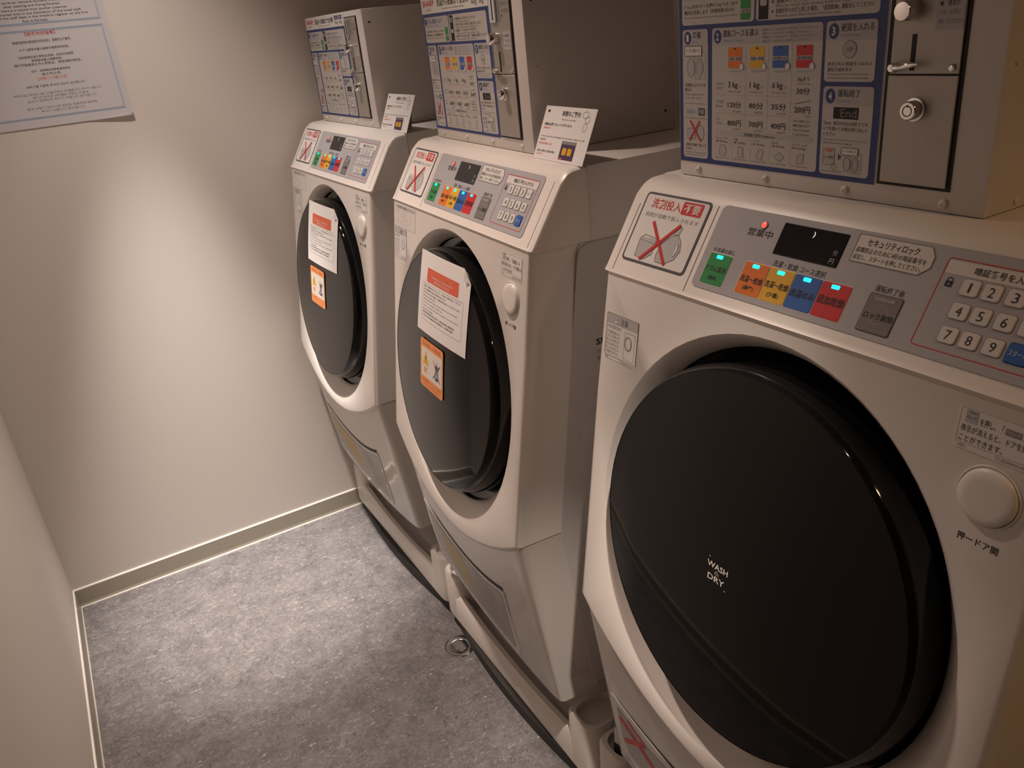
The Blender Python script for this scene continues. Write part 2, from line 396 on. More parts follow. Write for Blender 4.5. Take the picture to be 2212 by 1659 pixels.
def build_filter_label(fc, kind):
    d = Decal(); KL = math.sqrt(1 + 0.125 ** 2)
    Y = lambda z: (z - 0.30) * KL
    if kind == 'red':
        pts = [(-0.248, Y(0.372)), (-0.249, Y(0.30)), (-0.236, Y(0.268)), (-0.12, Y(0.252)), (0.0, Y(0.245)), (-0.02, Y(0.335)), (-0.10, Y(0.340)), (-0.18, Y(0.346))]
        d.poly(pts[::-1], 'dusty'); d.path(pts, 0.0008, 'white', 1, True)
        d.line((-0.245, Y(0.352)), (-0.105, Y(0.262)), 0.011, 'red', 2); d.line((-0.243, Y(0.300)), (-0.185, Y(0.342)), 0.009, 'red', 2)
        d.line((-0.225, Y(0.362)), (-0.19, Y(0.345)), 0.006, 'coral', 3); d.line((-0.215, Y(0.322)), (-0.20, Y(0.330)), 0.009, 'coral', 3)
        for i in range(7): d.text('フィルターを必ず取り付けて', -0.165, Y(0.322 - i * 0.010), -0.04, Y(0.327 - i * 0.010), 'inkg', 3)
    else:
        pts = [(-0.245, Y(0.372)), (-0.250, Y(0.300)), (-0.235, Y(0.266)), (-0.10, Y(0.236)), (0.02, Y(0.230)), (0.118, Y(0.236)), (0.122, Y(0.380)), (0.03, Y(0.352)), (-0.06, Y(0.345)), (-0.16, Y(0.350))]
        d.poly(pts[::-1], 'dusty')
        d.poly([(-0.215, Y(0.356)), (-0.17, Y(0.285)), (-0.105, Y(0.262)), (-0.055, Y(0.262)), (-0.06, Y(0.300)), (-0.085, Y(0.336)), (-0.16, Y(0.347))], 'mustard', 1)
        for i in range(9): d.text('フィルターのお手入れは毎回おこなってください', -0.03, Y(0.335 - i * 0.011), 0.108, Y(0.340 - i * 0.011), 'inkg', 1)
    o = d.build('filter_label', fc, MX_LOW(0.30, 0.0024)); o['label'] = 'label with red crossed bars' if kind == 'red' else 'grey label with mustard patch'
    return o
def build_cabinet(p):
    m = MB()
    prof = [(-0.0985, 1.158), (-0.0985, 1.0530), (-0.0815, 1.0530), (-0.0120, 0.588), (-0.0480, 0.278), (-0.055, 0.240), (-0.600, 0.240), (-0.600, 1.158)]
    m.rings([[(u, -a, b) for a, b in prof] for u in (-0.2800, 0.2800)], 'metalpaint', cap0=True, cap1=True)
    m.build('cabinet', p, bevel=0.003)
    P = rounded([(-0.0765, 1.0515, True), (-0.0085, 0.588, False), (-0.0460, 0.278, False), (-0.0530, 0.243, False), (-0.585, 0.243, False), (-0.585, 1.0515, False)], 0.022, 6)
    for s in (-1, 1):
        m = MB(); a = [(s * 0.2802, -x, z) for x, z in P]; b = [(s * 0.2825, -x, z) for x, z in P]
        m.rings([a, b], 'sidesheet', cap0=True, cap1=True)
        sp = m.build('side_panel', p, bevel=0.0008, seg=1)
        if s > 0:
            d = Decal(); mx = frame_mx((0.2827, 0.096, 0.888), (0, 1, 0), (0, 0, 1))
            d.slab(d.rr(-0.008, -0.055, 0.09, 0.02, 0.004), 0.0001, 'sidesheet')
            d.text('SHARP', 0.0, 0.005, 0.055, 0.015, 'ink', 0, 0.03)
            d.text('全自動洗濯乾燥機', 0.0, -0.008, 0.06, -0.001, 'inkg'); d.text('業務用  日本製', 0.0, -0.020, 0.05, -0.013, 'inkg')
            d.build('maker_label', sp, mx)
            for (w_, z_) in ((-0.085, 0.752), (-0.078, 0.607)):
                mm = MB(); n = 20
                f = lambda r, h: [(0.2825 + h, -w_ + r * math.cos(2 * math.pi * i / n), z_ + r * 0.9 * math.sin(2 * math.pi * i / n)) for i in range(n)]
                mm.rings([f(0.026, 0.0001), f(0.018, 0.0012), f(0.010, 0.0016)], 'sidesheet', cap1=True)
                mm.build('plug', sp, smooth=60)
def build_door(p):
    dz = 0.799; zc = 0.785; N = 72
    t = Vector((0, -FS, 1)).normalized()
    def ring(r, d, c):
        out = []
        for i in range(N):
            a = 2 * math.pi * i / N; zz = c + r * math.sin(a)
            out.append((r * math.cos(a), -FR(zz, d), zz))
        return out
    m = MB()
    m.rings([ring(0.2145, -0.040, 0.787), ring(0.2165, -0.030, 0.787), ring(0.2168, -0.015, 0.789), ring(0.2162, -0.002, 0.793), ring(0.2145, 0.008, 0.796), ring(0.2120, 0.0155, 0.798), ring(0.2085, 0.0195, 0.799)], 'black')
    do = m.build('door', p, smooth=50)
    m = MB(); R = []
    for k in range(9):
        f = 1 - k / 8.6; R.append(ring(0.2082 * f, 0.0196 + 0.0115 * (1 - f * f), 0.799))
    R[0] = ring(0.2082, 0.0190, 0.799)
    m.rings(R, 'glass', cap1=True)
    m.build('door_glass', do, smooth=60)
    return do
def build_lettering(do):
    d = Decal(); mx = MX_FACE(0.7915, 0.0313)
    d.text('WASH', -0.0185, 0.0035, 0.0115, 0.0105, 'cream', 0, 0.01); d.text('&', -0.0075, -0.0028, 0.0005, 0.0022, 'inkg'); d.text('DRY', -0.0160, -0.0115, 0.0085, -0.0045, 'cream', 0, 0.01)
    d.line((-0.0175, 0.0150), (-0.0150, 0.0150), 0.0006, 'cream'); d.line((0.009, -0.0145), (0.0115, -0.0145), 0.0006, 'cream')
    d.build('lettering', do, mx)
def build_warning(do):
    d = Decal(); mx = MX_FACE(0.806, 0.0320)
    x0, x1, y0, y1 = -0.052, 0.050, -0.044, 0.046
    d.slab(d.rr(x0, y0, x1, y1, 0.007), 0.0003, 'ltor')
    d.rect(x0 + 0.005, y0 + 0.020, x1 - 0.004, y1 - 0.015, 'cream', 0, 0.003)
    d.text('引火性・可燃性', x0 + 0.010, y1 - 0.011, x1 - 0.012, y1 - 0.0045, 'coral', 1); 
    d.text('火気厳禁 スプレー缶を', x0 + 0.008, y0 + 0.0115, x1 - 0.008, y0 + 0.017, 'coral', 1); d.text('入れないでください', x0 + 0.012, y0 + 0.004, x1 - 0.014, y0 + 0.0095, 'coral', 1)
    d.poly([(-0.040, 0.0), (-0.012, 0.0), (-0.026, 0.026)], 'yellow', 1); d.text('!', -0.0275, 0.004, -0.0245, 0.016, 'ink', 2)
    d.text('危険', -0.035, -0.016, -0.018, -0.004, 'ltor', 1, 0.02)
    d.rect(0.016, -0.016, 0.030, 0.012, 'slate', 1, 0.003); d.rect(0.0195, 0.012, 0.0265, 0.018, 'ltblue', 1); d.rect(0.017, -0.010, 0.029, 0.004, 'ltblue', 2)
    d.line((0.008, 0.018), (0.038, -0.016), 0.0018, 'red', 3); d.line((0.008, -0.014), (0.038, 0.016), 0.0018, 'slate', 3)
    d.build('warning_sticker', do, mx)
def build_button(p):
    n = 40; c = (0.2275, 0.9785); r = 0.0235
    m = MB()
    def rg(q, d): return [(c[0] + q * math.cos(2 * math.pi * i / n), -FR(c[1] + q * math.sin(2 * math.pi * i / n), d), c[1] + q * math.sin(2 * math.pi * i / n)) for i in range(n)]
    m.rings([rg(r + 0.0022, 0.0001), rg(r + 0.0018, 0.0012), rg(r + 0.0006, 0.0012), rg(r + 0.0005, 0.0002)], 'plastic')
    m.rings([rg(r + 0.0005, 0.0003), rg(r, 0.0003)], 'inkg')
    m.rings([rg(r, 0.0003), rg(r - 0.0006, 0.0030), rg(r - 0.0025, 0.0044), rg(r - 0.008, 0.0049), rg(0.002, 0.0046)], 'plastic', cap1=True)
    b = m.build('door_button', p, smooth=50)
    d = Decal(); d.text('押ードア開', -0.0160, -0.0026, 0.0175, 0.0042, 'ink', 0, 0.01)
    d.build('button_caption', p, MX_FACE(0.9382, 0.0, 0.2275))

def build_notice(p):
    d = Decal(); y0, y1 = 0.0145, 0.1010; x0, x1 = -0.2575, -0.1465
    d.slab(d.rr(x0, y0, x1, y1, 0.006), 0.0004, 'slate'); d.rect(x0 + 0.0028, y0 + 0.0028, x1 - 0.0028, y1 - 0.0028, 'white', 0, 0.004)
    d.text('洗剤投入', -0.2425, 0.0825, -0.1915, 0.0945, 'red', 1, 0.012); d.rect(-0.1900, 0.0812, -0.1568, 0.0965, 'red', 1, 0.002)
    d.text('不要', -0.1865, 0.0835, -0.1605, 0.0942, 'white', 2, 0.012); d.text('洗剤が自動で投入されます', -0.2470, 0.0715, -0.1555, 0.0770, 'inkg', 1)
    d.poly([(-0.2360, 0.0225), (-0.2190, 0.0205), (-0.2105, 0.0285), (-0.2105, 0.0465), (-0.2330, 0.0465), (-0.2360, 0.0430)][::1], 'lgrey', 1)
    d.path([(-0.2360, 0.0225), (-0.2190, 0.0205), (-0.2085, 0.0285), (-0.2085, 0.0475), (-0.2320, 0.0495), (-0.2375, 0.0440)], 0.0008, 'inkg', 2, True); d.line((-0.2370, 0.0430), (-0.2105, 0.0410), 0.0006, 'inkg', 2); d.line((-0.2105, 0.0410), (-0.2085, 0.0475), 0.0006, 'inkg', 2)
    B = [(-0.1985, 0.0215), (-0.1830, 0.0215), (-0.1700, 0.0290), (-0.1655, 0.0400), (-0.1700, 0.0510), (-0.1775, 0.0570), (-0.1850, 0.0560), (-0.1985, 0.0440), (-0.2010, 0.0300)]
    d.poly(B, 'lgrey', 1); d.path(B, 0.0008, 'inkg', 2, True)
    H = [(-0.1745, 0.0330), (-0.1718, 0.0330), (-0.1700, 0.0400), (-0.1715, 0.0475), (-0.1740, 0.0475)]; d.poly(H, 'white', 3); d.path(H, 0.0006, 'inkg', 3, True)
    d.poly([(-0.1840, 0.0570), (-0.1780, 0.0570), (-0.1765, 0.0660), (-0.1815, 0.0665)], 'lgrey', 1); d.path([(-0.1845, 0.0570), (-0.1775, 0.0570), (-0.1760, 0.0665), (-0.1820, 0.0668), (-0.1825, 0.0630), (-0.1865, 0.0600)], 0.0007, 'inkg', 2, True)
    d.line((-0.2265, 0.0665), (-0.1815, 0.0205), 0.0040, 'red', 4); d.line((-0.1800, 0.0690), (-0.2255, 0.0195), 0.0040, 'red', 5)
    d.build('detergent_notice', p, MX_PANEL @ Matrix.Translation((0, 0, 0.0007)))

def slab_child(name, parent, mx, x0, y0, x1, y1, key, h, r, deco=None, edge=0.0006):
    """a small raised rounded key, its print in the same mesh"""
    d = Decal(); rr = d.rr
    d.rings([[(x, y, 0.0) for x, y in rr(x0, y0, x1, y1, r)], [(x, y, h * 0.6) for x, y in rr(x0, y0, x1, y1, r)], [(x, y, h) for x, y in rr(x0 + edge, y0 + edge, x1 - edge, y1 - edge, max(r - edge, 0.0002))]], key)
    d.fill([[(x, y, h) for x, y in rr(x0 + edge, y0 + edge, x1 - edge, y1 - edge, max(r - edge, 0.0002))]], key)
    base = d.z
    d.z = lambda l: h + base(l)
    if deco: deco(d)
    return d.build(name, parent, mx)

def build_control(p):
    d = Decal(); d.slab(d.rr(-0.1300, 0.0085, 0.2415, 0.1015, 0.007), 0.0006, 'grey')
    d.text('営業中', -0.0830, 0.0752, -0.0500, 0.0835, 'ink', 0, 0.01)
    d.text('お洗濯の前に', -0.1180, 0.0505, -0.0870, 0.0552, 'ink'); d.text('洗濯・乾燥 コース選択', -0.0350, 0.0503, 0.0285, 0.0566, 'ink'); d.text('運転終了後', 0.0820, 0.0508, 0.1105, 0.0567, 'ink')
    d.frame(0.1330, 0.0160, 0.2315, 0.0928, 0.0008, 'red', 0, 0.003); d.rect(0.1348, 0.0795, 0.2300, 0.0910, 'key', 0, 0.001)
    d.text('暗証番号を入力する', 0.1580, 0.0822, 0.2160, 0.0885, 'ink', 1, 0.01)
    d.rect(0.1388, 0.0685, 0.1452, 0.0735, 'ink', 0, 0.0006); d.ring(0.1420, 0.0742, 0.0027, 0.0008, 'ink', 0); d.rect(0.1416, 0.0698, 0.1424, 0.0722, 'lgrey', 1)
    cp = d.build('control_panel', p, MX_PANEL @ Matrix.Translation((0, 0, 0.0008)))
    I = Matrix.Identity(4)
    def disp(d):
        d.text(')', -0.0030, 0.0850, -0.0008, 0.0912, 'lit', 0, 0.02); d.text('分', 0.0260, 0.0730, 0.0312, 0.0782, 'lgrey', 0); d.text('円', 0.0255, 0.0645, 0.0307, 0.0697, 'lgrey', 0)
    slab_child('display', cp, I, -0.0412, 0.0620, 0.0354, 0.0948, 'display', 0.0008, 0.001, disp)
    m = MB(); n = 20
    f = lambda r, h: [(-0.0652 + r * math.cos(2 * math.pi * i / n), 0.0880 + r * math.sin(2 * math.pi * i / n), h) for i in range(n)]
    m.rings([f(0.0042, 0.0), f(0.0040, 0.0012), f(0.0033, 0.0012)], 'greyd'); m.rings([f(0.0033, 0.0012), f(0.0022, 0.0020)], 'ledred', cap1=True)
    m.build('indicator_light', cp, smooth=50)
    def course(x0, x1, key, rows):
        def deco(d):
            cx = (x0 + x1) / 2 - 0.001
            d.rect(cx - 0.0045, 0.0432, cx + 0.0045, 0.0472, 'cyan', 0, 0.001)
            for txt, ya, yb, wd in rows: d.text(txt, (x0 + x1) / 2 - wd, ya, (x0 + x1) / 2 + wd, yb, 'ink', 0, 0.014)
        d0 = Decal(); d0.frame(x0 - 0.0006, 0.0142, x1 + 0.0006, 0.0495, 0.0008, 'cream', 0, 0.002); 
        b = slab_child('course_button', cp, I, x0, 0.0148, x1, 0.0489, key, 0.0006, 0.0018, deco)
        b['label'] = '%s course button' % key
        d0.build('button_border', cp, I)
        return b
    course(-0.1195, -0.0872, 'green', [('ドラム洗浄', 0.0288, 0.0355, 0.0142), ('(無料)', 0.0192, 0.0245, 0.0060)])
    course(-0.0680, -0.0358, 'orange', [('洗濯〜乾燥', 0.0275, 0.0345, 0.0148), ('(標準)', 0.0190, 0.0245, 0.0072)])
    course(-0.0350, -0.0035, 'yellow', [('洗濯〜乾燥', 0.0285, 0.0355, 0.0148), ('(少量)', 0.0190, 0.0248, 0.0072)])
    course(-0.0028, 0.0287, 'blue', [('洗濯のみ', 0.0265, 0.0342, 0.0142)])
    course(0.0295, 0.0614, 'red', [('追加乾燥', 0.0275, 0.0360, 0.0148)])
    def ul(d):
        d.rect(0.0865, 0.0425, 0.1065, 0.0468, 'inkg', 0, 0.0006); d.text('ドアロック中', 0.0875, 0.0432, 0.1055, 0.0462, 'cream', 1); d.text('ロック解除', 0.0825, 0.0262, 0.1112, 0.0325, 'ink', 0, 0.012)
        d.ring(0.0965, 0.031, 0.0085, 0.0003, 'lgrey', 0)
    d = Decal(); d.rect(0.0797, 0.0138, 0.1131, 0.0495, 'slate', 0, 0.002); d.build('button_border', cp, I)
    slab_child('unlock_button', cp, I, 0.0805, 0.0146, 0.1123, 0.0487, 'greyd', 0.0008, 0.002, ul)
    d = Decal(); P = [(0.0452, 0.0722), (0.1130, 0.0722), (0.1215, 0.0800), (0.1215, 0.0900), (0.1160, 0.0978), (0.0452, 0.0978)]
    d.slab(P, 0.0002, 'key'); d.path(P, 0.0007, 'inkg', 0, True)
    d.text('セキュリティロック', 0.0560, 0.0880, 0.1065, 0.0948, 'ink', 0, 0.01); d.text('盗難防止のために4桁の暗証番号を', 0.0472, 0.0812, 0.1165, 0.0862, 'ink'); d.text('設定し、スタートを押してください。', 0.0472, 0.0745, 0.1145, 0.0795, 'ink')
    d.build('security_label', cp, I @ Matrix.Translation((0, 0, 0.0004)))
    cx = (0.1606, 0.1783, 0.1972, 0.2160); cy = (0.0710, 0.0510, 0.0306)
    for r, row in enumerate(('123C', '4560', '789S')):
        for c, ch in enumerate(row):
            x, y = cx[c], cy[r]; hw = 0.0073; hh = 0.0067
            key = 'key'
            def deco(d, ch=ch, x=x, y=y):
                if ch == 'C': d.text('クリア', x - 0.0055, y - 0.002, x + 0.0055, y + 0.002, 'inkg', 0)
                elif ch == 'S': d.text('スタート', x - 0.0065, y - 0.0022, x + 0.0065, y + 0.0022, 'key', 0)
                else: d.text(ch, x - 0.0024 + (0.0015 if ch == '1' else 0), y - 0.0040, x + 0.0024 - (0.0015 if ch == '1' else 0), y + 0.0040, 'ink', 0)
            if ch == 'S': hw = 0.0082; hh = 0.0078; key = 'blue'
            d = Decal(); d.rect(x - hw - 0.0006, y - hh - 0.0006, x + hw + 0.0006, y + hh + 0.0006, 'inkg' if ch != 'S' else 'navy', 0, 0.0026)
            b = slab_child('keypad_button', cp, I, x - hw, y - hh, x + hw, y + hh, key, 0.0013, 0.0024, deco)
            if ch == 'S': b['label'] = 'blue start key'
            d.build('key_border', cp, I)

def build_stickers(p):
    K = KF; z0 = 0.98; Y = lambda z: (z - z0) * K
    d = Decal(); d.slab(d.rr(-0.2665, Y(0.9475), -0.2045, Y(1.0060), 0.0015), 0.0002, 'white'); d.frame(-0.2665, Y(0.9515), -0.2045, Y(1.0060), 0.0006, 'inkg', 0, 0.0015)
    d.rect(-0.2662, Y(0.9930), -0.2048, Y(1.0058), 'lgrey', 0, 0.0012); d.text('⚠', -0.2500, Y(0.9945), -0.2420, Y(1.0030), 'white', 1) ; d.poly([(-0.2500, Y(0.9945)), (-0.2415, Y(0.9945)), (-0.2458, Y(1.0035))], 'white', 1); d.text('!', -0.2464, Y(0.9955), -0.2452, Y(1.0012), 'inkg', 2)
    d.text('注意', -0.2385, Y(0.9948), -0.2240, Y(1.0035), 'inkg', 1, 0.012); d.text('けがの恐れあり', -0.2645, Y(0.9868), -0.2365, Y(0.9915), 'inkg', 0)
    for i, s in enumerate(('ドアを開け閉めする', 'ときは、手や指などを', '巻きこみけがをする', 'おそれがあります。', 'ひじとひざなどに', 'ご注意ください。')): d.text(s, -0.2650, Y(0.9800 - i * 0.0050), -0.2390, Y(0.9838 - i * 0.0050), 'inkg', 0)
    d.frame(-0.2290, Y(0.9545), -0.2090, Y(0.9890), 0.0004, 'inkg', 1); d.circle(-0.2215, Y(0.9755), 0.0062, 'lgrey', 1, 0.0085); d.circle(-0.2200, Y(0.9755), 0.0045, 'white', 2, 0.0068); d.ring(-0.2215, Y(0.9755), 0.0066, 0.0007, 'inkg', 2, 0.0090)
    d.text('>PET<', -0.2650, Y(0.9482), -0.2575, Y(0.9505), 'inkg', 0); d.text('TCADR0A013WRE0', -0.2350, Y(0.9482), -0.2070, Y(0.9505), 'inkg', 0)
    d.build('caution_label', p, MX_FACE(z0, 0.0005))
    d = Decal(); d.slab(d.rr(0.1905, Y(1.0085), 0.2565, Y(1.0425), 0.002), 0.0002, 'plastic'); d.frame(0.1920, Y(1.0135), 0.2560, Y(1.0420), 0.0004, 'lgrey', 0, 0.002)
    d.rect(0.1965, Y(1.0305), 0.2060, Y(1.0408), 'lgrey', 0); d.rect(0.1985, Y(1.0385), 0.2045, Y(1.0398), 'inkg', 1); d.text('ロック', 0.1975, Y(1.0340), 0.2050, Y(1.0362), 'ink', 1)
    d.text('を押し、「', 0.2080, Y(1.0310), 0.2265, Y(1.0372), 'ink', 0); d.rect(0.2278, Y(1.0312), 0.2400, Y(1.0362), 'inkg', 0); d.text('ドアロック中', 0.2285, Y(1.0320), 0.2393, Y(1.0354), 'white', 1); d.text('」の', 0.2415, Y(1.0312), 0.2500, Y(1.0362), 'ink', 0)
    d.text('表示が消えると、ドアを開ける', 0.1945, Y(1.0228), 0.2545, Y(1.0285), 'ink', 0); d.text('ことができます。', 0.1945, Y(1.0150), 0.2290, Y(1.0205), 'ink', 0); d.text('>PET<', 0.1945, Y(1.0098), 0.2020, Y(1.0122), 'inkg', 0); d.text('TCADR0A014WRE0', 0.2250, Y(1.0098), 0.2550, Y(1.0122), 'inkg', 0)
    d.build('instruction_label', p, MX_FACE(z0, 0.0005))
def foot(p, u, w_, h0):
    m = MB()
    def rg(r, z, k=24, a=0.3): return [(u + r * math.cos(2 * math.pi * i / k + a), -w_ + r * math.sin(2 * math.pi * i / k + a), z) for i in range(k)]
    m.rings([rg(0.028, h0), rg(0.028, h0 + 0.018)], 'rubber', True, True)
    m.rings([rg(0.014, h0 + 0.018), rg(0.014, 0.215)], 'steel'); m.rings([rg(0.034, 0.215), rg(0.034, 0.241)], 'pan', True, True)
    m.build('foot', p, smooth=30)
def post(p, u, w_):
    m = MB()
    def rg(r, z, k=6, a=0.25): return [(u + r * math.cos(2 * math.pi * i / k + a), -w_ + r * math.sin(2 * math.pi * i / k + a), z) for i in range(k)]
    m.rings([rg(0.024, 0.146), rg(0.024, 0.170)], 'rubber', True, True); m.rings([rg(0.0225, 0.170), rg(0.0225, 0.172), rg(0.0215, 0.208)], 'pan', True, True)
    m.rings([rg(0.021, 0.208, 16), rg(0.021, 0.222, 16)], 'rubber', True, True)
    # white hose rising from the collar and bending back beside the machine
    P = [Vector((u, -w_, 0.222)), Vector((u + 0.002, -w_ + 0.002, 0.250)), Vector((u + 0.006, -w_ + 0.012, 0.280)), Vector((u + 0.010, -w_ + 0.034, 0.305)), Vector((u + 0.012, -w_ + 0.080, 0.318)), Vector((u + 0.012, -w_ + 0.200, 0.322))]
    R = []
    for i, p0 in enumerate(P):
        t = (P[min(i + 1, len(P) - 1)] - P[max(i - 1, 0)]).normalized(); a = t.cross(Vector((1, 0, 0))).normalized(); b = t.cross(a)
        R.append([p0 + (a * math.cos(2 * math.pi * k / 14) + b * math.sin(2 * math.pi * k / 14)) * 0.0165 for k in range(14)])
    m.rings(R, 'pan', True, True)
    m.build('corner_post', p, smooth=25)

LBL = ['white front loading washing machine nearest the camera with an uncovered black door',
       'white front loading washing machine in the middle of the row of three',
       'white front loading washing machine farthest away beside the end wall']
SPOT = [((0, 0.0, 0), 0.0015), ((-0.00876, 0.7, 0), 0.0476), ((-0.00287, 1.36516, 0), -0.0084)]
SPOT[0] = ((0, 0.0, 0), -0.0015)
def rz(r): return -(math.pi / 2 + r)
wm = empty('washing_machine', SPOT[0][0], rz(SPOT[0][1])); tag(wm, LBL[0], 'washing machine', 'coin washing machines standing in a row')
build_front_panel(wm); build_housing(wm); fcov = build_lower(wm); build_cabinet(wm); door0 = build_door(wm); build_button(wm); build_notice(wm); build_control(wm); build_stickers(wm)
for (u, w_) in ((0.185, -0.20), (-0.185, -0.20), (-0.185, -0.45), (0.185, -0.45)): foot(wm, u, w_, 0.059)
machines = [wm]
for i in (1, 2):
    c = copy_tree(wm); c.location = SPOT[i][0]; c.rotation_euler = (0, 0, rz(SPOT[i][1])); c['label'] = LBL[i]; machines.append(c)
def part(root, base):
    for ch in root.children:
        if ch.name.split('.')[0] == base: return ch
def build_usage(p):
    d = Decal(); Y = lambda z: (z - 0.98) * KF
    d.slab(d.rr(-0.2620, Y(1.0085), -0.1600, Y(1.0500), 0.002), 0.0002, 'plastic'); d.rect(-0.2605, Y(1.0420), -0.1620, Y(1.0485), 'lgrey', 0, 0.002); d.text('ご使用上のお願い', -0.2500, Y(1.0432), -0.2000, Y(1.0474), 'inkg', 1)
    for i, (t, x) in enumerate((('洗濯物は入れすぎないでください。', -0.172), ('防水性のものは洗わないでください。', -0.168), ('ポケットの中を確認してください。', -0.175), ('ファスナー・ボタンは閉めてください。', -0.170), ('運転中はドアを開けないでください。', -0.178), ('小さなお子様にご注意ください。', -0.180))): d.text(t, -0.2590, Y(1.0375 - i * 0.0050), x, Y(1.0402 - i * 0.0050), 'lgrey', 0)
    d.build('usage_label', p, MX_FACE(0.98, 0.0005))
for i, mc in enumerate(machines):
    if i: build_usage(mc)
    build_filter_label(part(mc, 'filter_cover'), 'red' if i == 0 else 'grey')
    build_lettering(part(mc, 'door')) if i == 0 else build_warning(part(mc, 'door'))

# ------------------------------------------------------------------ coin boxes on top
CW = -0.1030; CZ0, CZ1, CU0, CU1, CD = 1.1585, 1.3995, -0.2530, 0.1270, -0.372
def build_coin_box():
    root = empty('coin_box')
    m = MB(); m.box((CU0, -CW, CZ0), (CU1, -CD, CZ1), 'metalpaint'); m.build('housing', root, bevel=0.0022)
    mx = frame_mx((0, -CW, 0), (1, 0, 0), (0, 0, 1))
    # printed instruction plate
    d = Decal(); d.slab(d.rr(-0.2515, 1.1752, 0.0195, 1.3970, 0.001), 0.0004, 'white')
    d.text('SHARP', -0.2440, 1.3835, -0.1925, 1.3930, 'red', 0, 0.02); d.text('全自動', -0.2300, 1.3765, -0.2100, 1.3798, 'inkg')
    d.text('洗濯から乾燥まで全自動', -0.1800, 1.3815, -0.0500, 1.3930, 'ink', 0, 0.012); d.text('Automatic from washing to drying', -0.1600, 1.3755, -0.0700, 1.3790, 'inkg')
    d.rect(-0.0400, 1.3865, -0.0170, 1.3945, 'navy', 0, 0.001); d.rect(-0.0130, 1.3865, 0.0080, 1.3945, 'navy', 0, 0.001); d.text('洗濯', -0.0350, 1.3878, -0.0220, 1.3932, 'white', 1); d.text('乾燥', -0.0085, 1.3878, 0.0040, 1.3932, 'white', 1)
    d.text('6kg', -0.0390, 1.3755, -0.0200, 1.3850, 'slate'); d.text('3kg', -0.0120, 1.3755, 0.0050, 1.3850, 'slate')
    d.rect(-0.2510, 1.1756, 0.0190, 1.3720, 'navy', 0)
    W = lambda x0, y0, x1, y1, r=0.004: d.rect(x0, y0, x1, y1, 'film', 1, r)
    W(-0.2455, 1.3245, -0.1370, 1.3665); W(-0.1345, 1.3245, 0.0105, 1.3665)
    d.rect(-0.2450, 1.3490, -0.1375, 1.3660, 'lgrey', 2, 0.003); d.circle(-0.2380, 1.3590, 0.0055, 'navy', 3); d.text('!', -0.2386, 1.3560, -0.2374, 1.3622, 'white', 4)
    d.text('ドラム洗浄について', -0.2290, 1.3555, -0.1640, 1.3630, 'navy', 3); d.text('About drum cleaning', -0.2290, 1.3505, -0.1800, 1.3535, 'ltblue', 3)
    d.text('ドラム洗浄ボタンを押すとAg⁺イオン水で', -0.2415, 1.3405, -0.1600, 1.3450, 'ink', 2); d.text('槽内を洗浄します（所要時間 約1分）', -0.2415, 1.3350, -0.1650, 1.3393, 'ink', 2); d.text('Press the button to start cleaning the drum.', -0.2415, 1.3305, -0.1600, 1.3330, 'inkg', 2)
    d.rect(-0.1560, 1.3265, -0.1420, 1.3480, 'green', 2, 0.001); d.rect(-0.1555, 1.3330, -0.1425, 1.3370, 'lgrey', 3); d.text('洗浄', -0.1540, 1.3335, -0.1440, 1.3365, 'ink', 4)
    d.rect(-0.1310, 1.3255, -0.1180, 1.3655, 'gap', 2); d.rect(-0.1290, 1.3380, -0.1200, 1.3440, 'lgrey', 3, 0.002); d.rect(-0.1290, 1.3540, -0.1200, 1.3620, 'inkg', 3, 0.002)
    for i, s in enumerate(('洗濯物を入れすぎないでください', '次の方のためにお早めにお取り出しください', '運転中、ドアはロックされます', '乾燥が不十分だと感じた場合、「追加乾燥」運転をしてください')):
        y = 1.3570 - i * 0.0090; d.circle(-0.1125, y + 0.002, 0.0012, 'ink', 2, n=10); d.text(s, -0.1080, y, (-0.030, -0.010, -0.030, 0.0045)[i], y + 0.0045, 'ink', 2)
        d.text('Please read the notes before use.', -0.1080, y - 0.0034, (-0.05, -0.02, -0.02, -0.03)[i], y - 0.0008, 'inkg', 2)
    def head(x0, x1, y1, no, ttl, xt, en):
        d.rect(x0, y1 - 0.0165, x1, y1, 'lgrey', 2, 0.003); d.circle(x0 + 0.0085, y1 - 0.0085, 0.0056, 'navy', 3, 0.0068); d.text(no, x0 + 0.0065, y1 - 0.0122, x0 + 0.0103, y1 - 0.0048, 'white', 4, 0.02)
        d.text(ttl, x0 + 0.0165, y1 - 0.0092, xt, y1 - 0.0022, 'slate', 3, 0.008); d.text(en, x0 + 0.0165, y1 - 0.0140, x0 + 0.0165 + 0.6 * (xt - x0 - 0.0165), y1 - 0.0112, 'ltblue', 3)
    W(-0.2450, 1.1805, -0.2040, 1.3200); head(-0.2448, -0.2042, 1.3198, '1', '準備', -0.2155, 'Preparation')
    W(-0.1975, 1.1805, -0.0490, 1.3200); head(-0.1973, -0.0492, 1.3198, '2', '運転コースを選ぶ', -0.1305, 'Select Course')
    W(-0.0455, 1.2670, 0.0102, 1.3200); head(-0.0453, 0.0100, 1.3198, '3', '硬貨を入れる', 0.0065, 'Deposit Coins')
    W(-0.0450, 1.1805, 0.0118, 1.2628); head(-0.0448, 0.0116, 1.2626, '4', '運転終了', -0.0030, 'Finish')
    for i in range(4): d.text('運転コースのボタンを押してください。', -0.1245, 1.3148 - i * 0.0036, -0.0560 - 0.008 * (i % 2), 1.3170 - i * 0.0036, 'inkg', 3)
